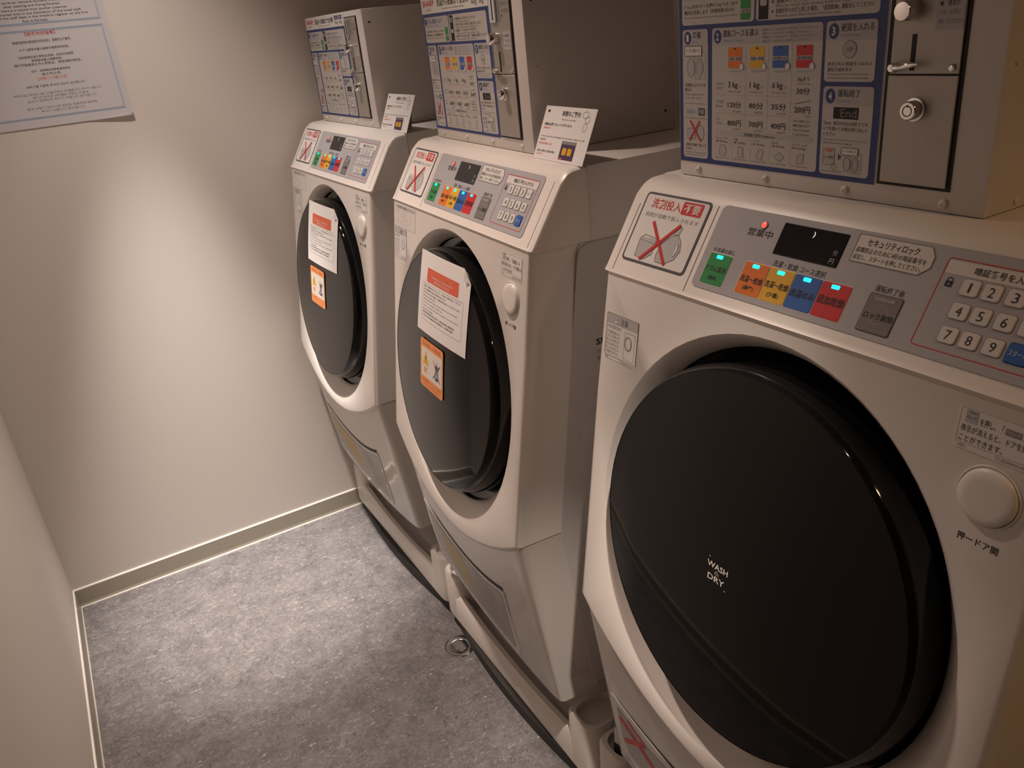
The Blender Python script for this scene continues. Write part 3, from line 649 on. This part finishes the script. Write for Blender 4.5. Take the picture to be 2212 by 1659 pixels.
    # box 1 drawings
    def washer(x, y, s):
        d.frame(x + 0.012 * s, y - 0.002 * s, x + 0.030 * s, y + 0.026 * s, 0.0004, 'inkg', 3, 0.001)
        for q in (0.006, 0.020): d.circle(x + q * s, y + 0.010 * s, 0.0058 * s, 'lgrey', 2, 0.0095 * s); d.ring(x + q * s, y + 0.010 * s, 0.0062 * s, 0.0005, 'inkg', 3, 0.0100 * s)
        d.ring(x + 0.020 * s, y + 0.010 * s, 0.0038 * s, 0.0003, 'inkg', 3, 0.0062 * s)
        d.rect(x - 0.004 * s, y + 0.0225 * s, x + 0.024 * s, y + 0.033 * s, 'white', 4); d.frame(x - 0.004 * s, y + 0.0225 * s, x + 0.024 * s, y + 0.033 * s, 0.0005, 'slate', 5, 0.0005); d.text('ドアを開ける', x - 0.001 * s, y + 0.0262 * s, x + 0.021 * s, y + 0.030 * s, 'inkg', 5)
    washer(-0.2375, 1.2700, 1.0)
    d.text('洗濯物を入れてドアを', -0.2415, 1.2595, -0.2075, 1.2635, 'ink', 2); d.text('閉める', -0.2415, 1.2545, -0.2310, 1.2583, 'ink', 2); d.text('Put your laundry in and', -0.2415, 1.2500, -0.2120, 1.2525, 'inkg', 2); d.text('close the door', -0.2415, 1.2468, -0.2140, 1.2490, 'inkg', 2)
    d.line((-0.2425, 1.2415), (-0.2065, 1.2415), 0.0005, 'inkg', 2); d.text('洗剤投入', -0.2400, 1.2300, -0.2220, 1.2355, 'ltblue', 2); d.rect(-0.2195, 1.2285, -0.2090, 1.2368, 'slate', 2, 0.001); d.text('不要', -0.2182, 1.2300, -0.2104, 1.2352, 'white', 3); d.text('No detergent required', -0.2410, 1.2242, -0.2070, 1.2264, 'inkg', 2)
    d.rect(-0.2380, 1.2020, -0.2240, 1.2140, 'lgrey', 2, 0.001); d.frame(-0.2380, 1.2020, -0.2240, 1.2140, 0.0005, 'inkg', 3, 0.001); d.circle(-0.2160, 1.2090, 0.0058, 'lgrey', 2, 0.0085); d.ring(-0.2160, 1.2090, 0.0060, 0.0005, 'inkg', 3, 0.0088)
    d.line((-0.2335, 1.2225), (-0.2150, 1.2000), 0.0022, 'red', 4); d.line((-0.2170, 1.2225), (-0.2345, 1.2000), 0.0022, 'red', 5)
    d.text('洗剤が自動で投入さ', -0.2410, 1.1935, -0.2070, 1.1970, 'ink', 2); d.text('れます', -0.2410, 1.1890, -0.2310, 1.1923, 'ink', 2); d.text('Detergent is automatically', -0.2410, 1.1855, -0.2070, 1.1876, 'inkg', 2); d.text('poured in the machine', -0.2410, 1.1828, -0.2090, 1.1848, 'inkg', 2)
    # box 2 table
    cx = (-0.1628, -0.1314, -0.1003, -0.0700)
    for x, k, t1, en in zip(cx, ('orange', 'yellow', 'blue', 'red'), ('洗濯〜乾燥', '洗濯〜乾燥', '洗濯のみ', '追加乾燥'), ('Wash&Dry Regular', 'Wash&Dry Small', 'Wash', 'Dry more')):
        d.rect(x - 0.0100, 1.2795, x + 0.0100, 1.3003, k, 2, 0.001); d.rect(x - 0.0018, 1.2980, x + 0.0018, 1.2993, 'ink', 3)
        d.rect(x - 0.0092, 1.2868, x + 0.0092, 1.2908, 'lgrey', 3); d.text(t1, x - 0.0085, 1.2873, x + 0.0085, 1.2903, 'ink', 4); d.circle(x + 0.0098, 1.2808, 0.0032, 'white', 4, 0.0036, 12); d.ring(x + 0.0098, 1.2808, 0.0034, 0.0004, 'inkg', 5, 0.0038, 12)
        d.text(en, x - 0.0080, 1.2750, x + 0.0080, 1.2772, 'ltblue', 2)
    for x in (-0.1471, -0.1158, -0.0851): d.line((x, 1.2180), (x, 1.3020), 0.0003, 'lgrey', 2)
    def row(y, items, h, en, xs=cx):
        for x, s in zip(xs, items): d.text(s, x - 0.0100, y - h / 2, x + 0.0100, y + h / 2, 'ink', 2, 0.010); d.text(en, x - 0.002, y - h / 2 - 0.0045, x + 0.0095, y - h / 2 - 0.0020, 'inkg', 2)
    for x, s in zip(cx, ('3 kg', '1 kg', '6 kg')): d.text(s, x - 0.0095, 1.2580, x + 0.0042, 1.2658, 'ink', 2, 0.010); d.text('まで', x + 0.0054, 1.2595, x + 0.0098, 1.2617, 'inkg', 2); d.text('less than 3kg', x - 0.0095, 1.2545, x + 0.0090, 1.2566, 'inkg', 2)
    row(1.2420, ('120分', '80分', '35分'), 0.0066, 'min'); row(1.2226, ('800円', '700円', '400円'), 0.0066, 'yen')
    d.text('3kgまで', -0.0775, 1.2665, -0.0620, 1.2710, 'ink', 2); d.text('less than 3kg', -0.0775, 1.2635, -0.0620, 1.2655, 'inkg', 2)
    d.text('30分', -0.0780, 1.2545, -0.0615, 1.2610, 'ink', 2, 0.01); d.line((-0.0795, 1.2455), (-0.0595, 1.2490), 0.0005, 'ink', 2); d.text('200円', -0.0800, 1.2365, -0.0600, 1.2432, 'ink', 2, 0.01); d.text('yen', -0.0650, 1.2325, -0.0600, 1.2348, 'inkg', 2)
    for i, s in enumerate(('ボタンを押すごとで', '時間を追加できます', 'Press the button', 'to add the time.')): d.text(s, -0.0805, 1.2275 - i * 0.0042, -0.0590, 1.2302 - i * 0.0042, 'ink' if i < 2 else 'inkg', 2)
    for y, a, b in ((1.2618, '洗濯容量', 'Capacity'), (1.2432, '所要時間', 'Est. time'), (1.2248, '料金', 'Yen')): d.text(a, -0.1910, y, -0.1790 - (0.006 if y < 1.23 else 0), y + 0.0034, 'ltblue', 2); d.text(b, -0.1910, y - 0.004, -0.1810, y - 0.0015, 'inkg', 2)
    for y in (1.2520, 1.2325):
        for i in range(38):
            x = -0.1910 + i * 0.0028
            if x < -0.087: d.line((x, y), (x + 0.0011, y), 0.0004, 'coral', 2)
    d.rect(-0.1915, 1.2090, -0.0555, 1.2140, 'lgrey', 2); d.text('洗濯量の目安 Reference', -0.1480, 1.2098, -0.1040, 1.2132, 'ink', 3)
    for i, (a, b) in enumerate((('ワイシャツ・ブラウス', '1枚 約200g'), ('下着', '1着 約100g'), ('くつ下', '1足 約50g'), ('タオル', '1枚 約70g'), ('パジャマ（上下）', '約500g'))):
        x = -0.1910 + i * 0.0275
        d.text(a, x, 1.2042, x + (0.020, 0.006, 0.010, 0.009, 0.020)[i], 1.2068, 'ink', 2); d.text(b, x, 1.2008, x + 0.018, 1.2034, 'ink', 2); d.text('shirt, about 200g', x, 1.1832, x + 0.021, 1.1850, 'inkg', 2)
        if i < 4: d.line((x + 0.0252, 1.1835), (x + 0.0252, 1.2060), 0.0003, 'lgrey', 2)
        c = x + 0.011
        P = ([(c - 0.004, 1.1870), (c + 0.004, 1.1870), (c + 0.0055, 1.1930), (c + 0.003, 1.1985), (c - 0.003, 1.1985), (c - 0.0055, 1.1930)], [(c - 0.004, 1.1870), (c + 0.004, 1.1870), (c + 0.003, 1.1980), (c - 0.004, 1.1980)],
             [(c - 0.006, 1.1890), (c + 0.003, 1.1865), (c + 0.006, 1.1970), (c, 1.1975)], [(c - 0.007, 1.1915), (c, 1.1870), (c + 0.007, 1.1915), (c, 1.1965)], [(c - 0.004, 1.1865), (c + 0.004, 1.1880), (c + 0.005, 1.1975), (c - 0.003, 1.1955)])[i]
        d.poly(P, 'lgrey', 2); d.path(P, 0.0004, 'inkg', 3, True)
    # box 3, 4
    d.circle(-0.0180, 1.2952, 0.0078, 'inkg', 2); d.circle(-0.0180, 1.2952, 0.0070, 'lgrey', 3); d.text('100', -0.0215, 1.2932, -0.0145, 1.2972, 'inkg', 4)
    d.text('表示された料金を入れると', -0.0420, 1.2810, 0.0070, 1.2846, 'ink', 2); d.text('運転を始めます', -0.0420, 1.2760, -0.0140, 1.2796, 'ink', 2); d.text('Deposit the coins shown below,', -0.0420, 1.2725, 0.0040, 1.2746, 'inkg', 2); d.text('washing will start automatically', -0.0420, 1.2692, 0.0040, 1.2712, 'inkg', 2)
    d.rect(-0.0318, 1.2335, -0.0035, 1.2442, 'gap', 2); d.text('End', -0.0235, 1.2352, -0.0055, 1.2428, 'greyd', 3)
    for i, s in enumerate(('「End」表示が出れば終了です', 'ドアを開けて衣類を取り出して', 'ください')): d.text(s, -0.0425, 1.2275 - i * 0.0052, (0.0075, 0.0075, -0.0280)[i], 1.2311 - i * 0.0052, 'ink', 2)
    d.text('Open the door and get your laundry out', -0.0425, 1.2128, 0.0070, 1.2148, 'inkg', 2); d.text('when "End" shows below', -0.0425, 1.2098, -0.0080, 1.2118, 'inkg', 2)
    d.rect(-0.0415, 1.1895, -0.0275, 1.2055, 'lgrey', 2, 0.001); d.frame(-0.0415, 1.1895, -0.0275, 1.2055, 0.0004, 'inkg', 3, 0.001); d.rect(-0.0385, 1.2025, -0.0305, 1.2045, 'coral', 3); d.text('ロック解除', -0.0405, 1.1958, -0.0285, 1.1982, 'ink', 3); d.ring(-0.0275, 1.1880, 0.0030, 0.0004, 'inkg', 3, 0.0032, 12)
    d.poly([(-0.0232, 1.1948), (-0.0192, 1.1980), (-0.0232, 1.2012)], 'slate', 2); washer(-0.0170, 1.1850, 0.68); d.text('Press the button first', -0.0420, 1.1828, -0.0180, 1.1846, 'inkg', 2)
    d.build('instruction_plate', root, mx @ Matrix.Translation((0, 0, 0.0006)))
    # coin unit
    m = MB()
    def bar(x0, z0, x1, z1, d0, d1, k, mm=None): (mm or m).box((x0, -CW - d1, z0), (x1, -CW - d0, z1), k)
    bar(0.0218, 1.1775, 0.0945, 1.3885, 0.0001, 0.0012, 'gap'); m.build('coin_unit_frame', root)
    m = MB(); bar(0.0270, 1.2742, 0.0915, 1.3865, 0.0012, 0.0032, 'steel'); cu = m.build('coin_panel', root, bevel=0.0005, seg=1)
    m = MB(); bar(0.0262, 1.1805, 0.0915, 1.2730, 0.0012, 0.0036, 'steel'); cdr = m.build('cash_door', root, bevel=0.0005, seg=1)
    def disc(cx, cz, prof, k, name, par, n=24, sm=50):
        mm = MB(); R = [[(cx + r * math.cos(2 * math.pi * i / n), -CW - h, cz + r * math.sin(2 * math.pi * i / n)) for i in range(n)] for r, h in prof]
        mm.rings(R, k, cap1=True); return mm.build(name, par, smooth=sm)
    m = MB(); bar(0.0318, 1.3480, 0.0505, 1.3820, 0.0032, 0.0062, 'chrome', m); bar(0.0405, 1.3510, 0.0428, 1.3800, 0.0062, 0.0066, 'gap', m); m.build('coin_slot', cu, bevel=0.0)
    m = MB(); bar(0.0462, 1.2770, 0.0505, 1.3060, 0.0032, 0.0035, 'gap', m); m.build('return_slot', cu)
    disc(0.0445, 1.3250, [(0.0088, 0.0032), (0.0088, 0.006), (0.0084, 0.016), (0.0072, 0.0185), (0.0045, 0.0188)], 'chrome', 'return_knob', cu)
    m = MB(); n = 12
    P = [Vector((0.0320, -CW - 0.006, 1.2795)), Vector((0.0400, -CW - 0.010, 1.2808)), Vector((0.0520, -CW - 0.012, 1.2822)), Vector((0.0600, -CW - 0.012, 1.2832))]
    R = []
    for p_, r in zip(P, (0.0032, 0.0030, 0.0024, 0.0012)): R.append([p_ + Vector((0, r * math.cos(2 * math.pi * i / n), r * math.sin(2 * math.pi * i / n))) for i in range(n)])
    m.rings(R, 'chrome', True, True)
    lv = m.build('coin_lever', cu, smooth=50)
    disc(0.0318, 1.2795, [(0.0040, 0.0032), (0.0040, 0.008), (0.0030, 0.0092)], 'chrome', 'pivot', cu); disc(0.0855, 1.2793, [(0.0030, 0.0032), (0.0028, 0.0046), (0.0016, 0.0052)], 'chrome', 'screw', cu, 14)
    d = Decal(); d.rect(0.0660, 1.3085, 0.0905, 1.3345, 'lgrey'); d.poly([(0.0680, 1.3282), (0.0712, 1.3260), (0.0712, 1.3304)], 'ink', 1); d.text('硬貨が', 0.0755, 1.3262, 0.0860, 1.3306, 'ink', 1); d.text('つまった時に', 0.0688, 1.3195, 0.0870, 1.3237, 'inkg', 1); d.text('押してください', 0.0688, 1.3128, 0.0890, 1.3168, 'inkg', 1)
    d.rect(0.0560, 1.3470, 0.0600, 1.3840, 'inkg'); d.text('100円専用', 0.0640, 1.3600, 0.0880, 1.3660, 'inkg', 1); d.text('硬貨投入口', 0.0640, 1.3700, 0.0890, 1.3750, 'inkg', 1); d.poly([(0.0650, 1.3560), (0.0682, 1.3540), (0.0682, 1.3580)], 'ink', 1)
    d.build('panel_label', cu, mx @ Matrix.Translation((0, 0, 0.0033)))
    lk = disc(0.0560, 1.2453, [(0.0100, 0.0036), (0.0098, 0.0060), (0.0082, 0.0062), (0.0080, 0.0135), (0.0070, 0.0150), (0.0052, 0.0150)], 'chrome', 'lock', cdr)
    d = Decal(); d.ring(0.0560, 1.2453, 0.0046, 0.0008, 'gap'); d.rect(0.0552, 1.2486, 0.0568, 1.2505, 'gap'); d.build('keyway', lk, mx @ Matrix.Translation((0, 0, 0.0150))) if False else d.build('keyway', cdr, mx @ Matrix.Translation((0, 0, 0.0150)))
    for u in (-0.2197, -0.1156, -0.0129, 0.0903): disc(u, 1.1668, [(0.0046, 0.0), (0.0044, 0.0012), (0.0032, 0.0026), (0.0014, 0.0030), (0.0013, 0.0022)], 'metalpaint', 'screw', root, 16)
    def side_screw(w_, z_, r, k):
        mm = MB(); n = 12; R = [[(CU1 + h, -w_ + q * math.cos(2 * math.pi * i / n), z_ + q * math.sin(2 * math.pi * i / n)) for i in range(n)] for q, h in ((r, 0.0), (r * 0.9, 0.0012), (r * 0.4, 0.0018))]
        mm.rings(R, k, cap1=True); mm.build('screw', root, smooth=50)
    side_screw(-0.118, 1.3727, 0.0022, 'gap'); side_screw(-0.118, 1.2810, 0.0022, 'metalpaint'); side_screw(-0.147, 1.1664, 0.0036, 'metalpaint'); side_screw(-0.352, 1.1893, 0.0020, 'gap')
    return root
CL = ['coin payment box on top of the nearest washing machine, cut off by the photo top',
      'coin payment box on top of the middle washing machine', 'coin payment box on top of the farthest washing machine']
cb = build_coin_box(); boxes = [cb, copy_tree(cb), copy_tree(cb)]
for o, (loc, r), l in zip(boxes, SPOT, CL):
    o.location = loc; o.rotation_euler = (0, 0, rz(r)); tag(o, l, 'coin box', 'coin boxes on the washing machines')
def place(o, i):
    (loc, r) = SPOT[i]; o.matrix_world = Matrix.Translation(loc) @ Matrix.Rotation(rz(r), 4, 'Z') @ o.matrix_basis
    return o

# ------------------------------------------------------------------ waterproof pans
def build_pan(u0, u1, wf):
    root = empty('washing_machine_pan'); m = MB()
    def prof_top(u):                      # front rim height: arched dip between two raised corner blocks
        t = (u - 0.02) / 0.25
        return 0.088 + 0.022 * min(1.0, t * t)
    n = 40; xs = [u0 + (u1 - u0) * i / n for i in range(n + 1)]
    R = 0.035
    def wcorner(u):                      # rounded plan corners
        e = min(u - u0, u1 - u)
        return 0.0 if e >= R else R - math.sqrt(max(R * R - (R - e) ** 2, 0))
    sec = []
    for u in xs:
        c = wcorner(u); h = prof_top(u); f = wf - c
        sec.append([(u, -(f - 0.006), 0.030), (u, -(f + 0.002), 0.034), (u, -(f + 0.0), h - 0.008), (u, -(f - 0.006), h), (u, -(f - 0.016), h), (u, -(f - 0.040), 0.062), (u, -(f - 0.060), 0.058)])
    m.rings([list(r) for r in sec], 'pan', close=False)
    # side and back walls, tray floor
    for s, u in ((1, u0), (-1, u1)):
        a, b = (u, u + s * 0.03)
        m.box((min(a, b), -(wf - 0.055), 0.030), (max(a, b), 0.62, 0.105), 'pan')
    m.box((u0, 0.59, 0.030), (u1, 0.62, 0.105), 'pan'); m.box((u0 + 0.01, -(wf - 0.05), 0.030), (u1 - 0.01, 0.60, 0.058), 'pan')
    m.build('tray', root, smooth=40)
    for sx in (0, 1):
        for back in (0, 1):
            a, b = (u0, u0 + 0.085) if sx == 0 else (u1 - 0.085, u1)
            f = wf + 0.002 if not back else -0.50
            mm = MB(); ins = 0.004
            P = [(a, f - 0.11), (b, f - 0.11), (b, f), (a, f)]
            rd = lambda q: rounded([(x, y, True) for x, y in q], 0.026, 5)
            def lv(z, g): return [(x, -y, z) for x, y in rd([(a + g, f - 0.11 + g), (b - g, f - 0.11 + g), (b - g, f - g), (a + g, f - g)])]
            mm.rings([lv(0.033, 0.003), lv(0.036, 0.0), lv(0.154, 0.0022), lv(0.160, 0.0050), lv(0.160, 0.0125), lv(0.146, 0.0145)], 'pan', cap1=True)
            mm.build('corner_block', root, smooth=40)
    if u0 < -0.35: post(root, -0.338, -0.036)
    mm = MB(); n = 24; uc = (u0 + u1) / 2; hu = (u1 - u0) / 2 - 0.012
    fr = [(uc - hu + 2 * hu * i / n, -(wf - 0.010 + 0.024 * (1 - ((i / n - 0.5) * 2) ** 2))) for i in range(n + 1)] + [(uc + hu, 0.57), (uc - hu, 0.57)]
    mm.rings([[(x, y, 0.0) for x, y in fr], [(x, y, 0.0285) for x, y in fr]], 'rubber', True, True); mm.build('shadow_plinth', root)  # dark base bowed forward to stand in for the shadow before the pan
    return root
PL = ['white plastic drip pan under the nearest washing machine, cut off at the photo bottom', 'white plastic drip pan under the middle washing machine, next to the floor drain', 'white plastic drip pan under the farthest washing machine against the end wall']
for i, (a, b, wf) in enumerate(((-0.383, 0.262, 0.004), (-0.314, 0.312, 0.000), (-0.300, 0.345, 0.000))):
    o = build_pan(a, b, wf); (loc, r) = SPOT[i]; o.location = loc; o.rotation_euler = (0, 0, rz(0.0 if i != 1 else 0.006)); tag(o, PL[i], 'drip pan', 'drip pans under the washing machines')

# ------------------------------------------------------------------ papers
def sheet_on_door(i, label):
    d = Decal(); x0, x1, y0, y1 = -0.100, 0.100, -0.0725, 0.0700
    pts = [(x0, y0), (x1, y0), (x1, y1 - 0.020), (x1 - 0.026, y1), (x0, y1)]
    d.slab(pts, 0.0003, 'paper')
    d.rect(-0.066, 0.0195, 0.062, 0.0440, 'coral', 0, 0.003)
    d.text('コインランドリーご利用のお客様へ', -0.052, 0.0355, 0.046, 0.0405, 'ltor', 1); d.text('Notice to customers', -0.046, 0.0292, 0.040, 0.0335, 'cream', 1); d.text('使用须知 이용안내', -0.034, 0.0222, 0.028, 0.0268, 'cream', 1)
    d.frame(-0.083, -0.0500, 0.082, 0.0160, 0.0005, 'inkg', 0, 0.005)
    for j, (t, a) in enumerate((('洗濯・乾燥が終わりましたら、お早めにお取り出しください。', 0.074), ('次のお客様がお待ちの場合があります。', 0.020), ('終了後そのままの場合、係員が取り出すことがございます。', 0.074), ('あらかじめご了承ください。', -0.020),
              ('When washing and drying is finished, please take out your laundry', 0.066), ('as soon as possible. Thank you.', 0.010), ('If there is a request from another customer, our staff may take it', 0.072), ('out of the machine.', -0.030), ('洗衣结束后请尽快取出衣物，如有其他客人需要使用，', 0.058), ('工作人员可能会将衣物取出，敬请谅解。', 0.054))):
        y = 0.0090 - j * 0.0058; d.text(t, -0.077, y, a, y + 0.0036, 'ink' if j < 4 or j > 7 else 'inkg', 0)
    # curled corner
    d.add([(x1, y1 - 0.020, 0.0), (x1 - 0.026, y1, 0.0), (x1 - 0.016, y1 - 0.017, 0.005)], [(0, 1, 2), (2, 1, 0)], 'paper')
    o = d.build('notice_sheet', None, None)
    ztop, zbot = 1.0035, 0.8625
    a = Vector((0, -FR(zbot, 0.0365), zbot)); b = Vector((0, -FR(ztop, 0.0235), ztop)); e = (b - a).normalized()
    mx = frame_mx((a + b) / 2 + Vector((0.028, 0, 0)), (1, 0, 0), e)
    bm = bmesh.new(); bm.from_mesh(o.data); bmesh.ops.triangulate(bm, faces=bm.faces[:])
    for _ in range(5):                                     # fine enough to lie on the curved glass
        le = [x for x in bm.edges if x.calc_length() > 0.014]
        if not le: break
        bmesh.ops.subdivide_edges(bm, edges=le, cuts=1); bmesh.ops.triangulate(bm, faces=[f for f in bm.faces if len(f.verts) > 3])
    for v in bm.verts:
        p = mx @ Vector((v.co.x, v.co.y, 0.0)); f2 = (p.x ** 2 + (p.z - 0.799) ** 2) / 0.2082 ** 2
        v.co = (p.x, -FR(p.z, 0.0196 + 0.0115 * (1 - f2) + 0.0012 + v.co.z), p.z)
    bm.to_mesh(o.data); bm.free()
    (loc, r) = SPOT[i]; o.location = loc; o.rotation_euler = (0, 0, rz(r))
    return tag(o, label, 'notice', 'paper notices taped to the washer doors')
sheet_on_door(1, 'white paper notice with red heading taped to the middle washing machine door')
sheet_on_door(2, 'white paper notice with red heading taped to the farthest washing machine door')

def tent_card(i, u0, u1, wb, label, zz=1.1585):
    root = empty('tent_card'); h = 0.077; wt = wb - 0.031
    a = Vector((0, -wb, zz)); b = Vector((0, -wt, zz + 0.0705)); e = (b - a).normalized()
    W = u1 - u0; d = Decal(); d.slab(d.rr(0, 0, W, h), 0.0004, 'paper')
    d.text('両替のご案内', 0.050, 0.0640, 0.098, 0.0715, 'ink', 0, 0.014); d.text('Guide to exchange', 0.052, 0.0575, 0.090, 0.0605, 'inkg'); d.rect(0.008, 0.0680, 0.014, 0.0715, 'ink')
    d.ring(0.112, 0.068, 0.008, 0.0007, 'inkg', 0, 0.005); d.ring(0.119, 0.062, 0.006, 0.0007, 'inkg', 0, 0.005); d.ring(0.117, 0.051, 0.005, 0.0007, 'inkg', 0, 0.006)
    d.text('両替は2階フロントで承ります。', 0.008, 0.0490, 0.085, 0.0532, 'ink', 0, 0.012); d.text('両替機あり', 0.008, 0.0440, 0.028, 0.0470, 'coral')
    d.text('Coins can be exchanged at the front desk on 2F.', 0.006, 0.0320, 0.127, 0.0348, 'ink'); d.text('请在前台兑换', 0.007, 0.0272, 0.022, 0.0302, 'ink'); d.text('换零钱请到二楼', 0.006, 0.0215, 0.042, 0.0245, 'coral')
    d.text('동전 교환은 프런트에서', 0.006, 0.0105, 0.056, 0.0140, 'ink', 0, 0.012); d.text('이용하세요', 0.006, 0.0062, 0.024, 0.0090, 'coral')
    d.rect(0.070, 0.0040, 0.108, 0.0300, 'purple'); d.rect(0.070, 0.0255, 0.108, 0.0300, 'inkg', 1); d.rect(0.076, 0.0105, 0.087, 0.0205, 'yellow', 1, 0.002); d.rect(0.090, 0.0105, 0.101, 0.0205, 'yellow', 1, 0.002); d.rect(0.072, 0.0045, 0.080, 0.0065, 'coral', 1)
    d.build('printed_face', root, frame_mx((u0, a.y, a.z), (1, 0, 0), e))
    m = MB(); wk = wt - 0.004
    m.add([(u0 + 0.004, -wt + 0.0008, zz + 0.0690), (u1 - 0.02, -wt + 0.0008, zz + 0.0690), (u1 - 0.05, -wk, zz), (u0 + 0.004, -wk, zz)], [(0, 1, 2, 3)], 'paper'); m.build('back_flap', root)
    (loc, r) = SPOT[i]; root.location = loc; root.rotation_euler = (0, 0, rz(r))
    return tag(root, label, 'tent card', 'folded cards beside the coin boxes')
tent_card(1, 0.1485, 0.2855, -0.0885, 'folded paper card beside the coin box on the middle washing machine')
tent_card(2, 0.1490, 0.2870, -0.0970, 'folded paper card beside the coin box on the farthest washing machine')

# wall poster (wall-local frame: x to the right along the wall, y up)
d = Decal(); X0, X1, Y0, Y1 = -0.634, -0.3385, 1.2315, 1.655
pts = d.rr(X0, Y0, X1, Y1); d.slab(pts, 0.0006, 'laminate')
d.add([(X1, Y0, 0.0), (X1 - 0.10, Y0, 0.0), (X1 - 0.012, Y0 + 0.002, 0.004), (X1, Y0 + 0.006, 0.005)], [(0, 1, 2, 3), (3, 2, 1, 0)], 'laminate')
for (a, b) in ((1.2495, 1.4310), (1.4415, 1.640)):
    d.frame(X0 + 0.012, a, X1 - 0.0135, b, 0.0012, 'ltblue', 0); d.frame(X0 + 0.0145, a + 0.0025, X1 - 0.0160, b - 0.0025, 0.0012, 'ltblue', 0)
def L(t, x0, x1, y, h, k): d.text(t, x0, y, x1, y + h, k, 0)
for t, x0, x1, y, h, k in (('【投币洗衣指南】', -0.512, -0.452, 1.4195, 0.0072, 'red'), ('感谢您使用本酒店投币式洗衣机，请遵守以下事项。', -0.541, -0.424, 1.4045, 0.0058, 'ink'), ('为了让更多的客人能够方便使用洗衣房，', -0.532, -0.432, 1.3895, 0.0054, 'ink'),
        ('洗衣结束后请立即取出衣物。如长时间放置，', -0.5385, -0.426, 1.3745, 0.0054, 'ink'), ('若有其他客人需要使用，', -0.515, -0.452, 1.3670, 0.0052, 'ink'), ('我们可能会由工作人员取出，请您谅解并配合。', -0.551, -0.415, 1.3595, 0.0056, 'ink'),
        ('此外，如需帮助请联系酒店前台', -0.522, -0.443, 1.3455, 0.0052, 'ink'), ('或工作人员。', -0.503, -0.462, 1.3380, 0.0050, 'ink'), ('【세탁기 이용안내】', -0.5135, -0.455, 1.3285, 0.0066, 'coral'), ('세탁기를 이용해 주셔서 대단히 감사합니다', -0.5415, -0.4215, 1.3140, 0.0052, 'ink'),
        ('세탁이 끝난 후에는 다음 고객을 위하여 세탁물을 꺼내 주시기 바랍니다', -0.572, -0.392, 1.2985, 0.0052, 'inkg'), ('장시간 방치된 세탁물은 직원이 꺼낼 수', -0.535, -0.420, 1.2915, 0.0050, 'inkg'), ('있으니 양해하여 주시기 바랍니다 감사합니다', -0.548, -0.405, 1.2845, 0.0050, 'inkg'),
        ('문의 사항이 있으시면 프런트 직원에게 연락해', -0.5535, -0.409, 1.2690, 0.0052, 'inkg'), ('주시기 바랍니다 감사합니다', -0.527, -0.437, 1.2615, 0.0050, 'inkg'),
        ('Please be sure to remove laundry immediately', -0.572, -0.402, 1.4830, 0.0058, 'ink'), ('after washing and drying finished.', -0.535, -0.425, 1.4755, 0.0056, 'ink'), ('If there is a request from another customer,', -0.548, -0.412, 1.4680, 0.0056, 'ink'),
        ('be removed only in the discretion of the hotel staff.', -0.566, -0.386, 1.4605, 0.0056, 'ink'), ('Please call the staff desk in the check-in register on the first', -0.580, -0.374, 1.4535, 0.0056, 'ink'), ('floor at the hotel.', -0.508, -0.458, 1.4465, 0.0050, 'ink'),
        ('Thank you for using our coin laundry.', -0.555, -0.405, 1.4980, 0.0058, 'ink'), ('【Coin laundry guide】', -0.525, -0.435, 1.5150, 0.0070, 'red'), ('【ご利用案内】', -0.520, -0.440, 1.6180, 0.0080, 'red'), ('洗濯・乾燥の終了後は速やかにお取り出しください。', -0.565, -0.395, 1.5980, 0.0060, 'ink'), ('次のお客様のご利用がある場合は、', -0.535, -0.425, 1.5850, 0.0060, 'ink'), ('係員が取り出す場合がございます。', -0.540, -0.420, 1.5720, 0.0060, 'ink')):
    L(t, x0, x1, y, h, k)
o = d.build('wall_notice', None, frame_mx((0, YW - 0.0012, 0), (1, 0, 0), (0, 0, 1)))
tag(o, 'laminated notice with blue double borders and red headings on the end wall', 'notice')

# ------------------------------------------------------------------ floor drain
root = empty('floor_drain', (-0.0345, 0.9045, 0.0)); n = 40
def rg(r, z): return [(r * math.cos(2 * math.pi * i / n), r * math.sin(2 * math.pi * i / n), z) for i in range(n)]
m = MB(); m.rings([rg(0.0375, 0.0002), rg(0.0368, 0.0016), rg(0.0350, 0.0022), rg(0.0235, 0.0010), rg(0.0225, 0.0004)], 'drain'); m.build('drain_ring', root, smooth=40)
m = MB(); m.rings([rg(0.0220, 0.0004), rg(0.0212, 0.0022), rg(0.0190, 0.0026), rg(0.004, 0.0024)], 'drain', cap1=True); lid = m.build('drain_lid', root, smooth=40)
for a in (0.6, 3.7):
    m = MB(); q = lambda r, z: [(0.013 * math.cos(a) + r * math.cos(2 * math.pi * i / 12), 0.013 * math.sin(a) + r * math.sin(2 * math.pi * i / 12), z) for i in range(12)]
    m.rings([q(0.0026, 0.0025), q(0.0022, 0.0036), q(0.0008, 0.0038)], 'chrome', cap1=True); m.build('screw', lid, smooth=50)
tag(root, 'round steel floor drain cover on the grey floor beside the middle drip pan', 'floor drain')
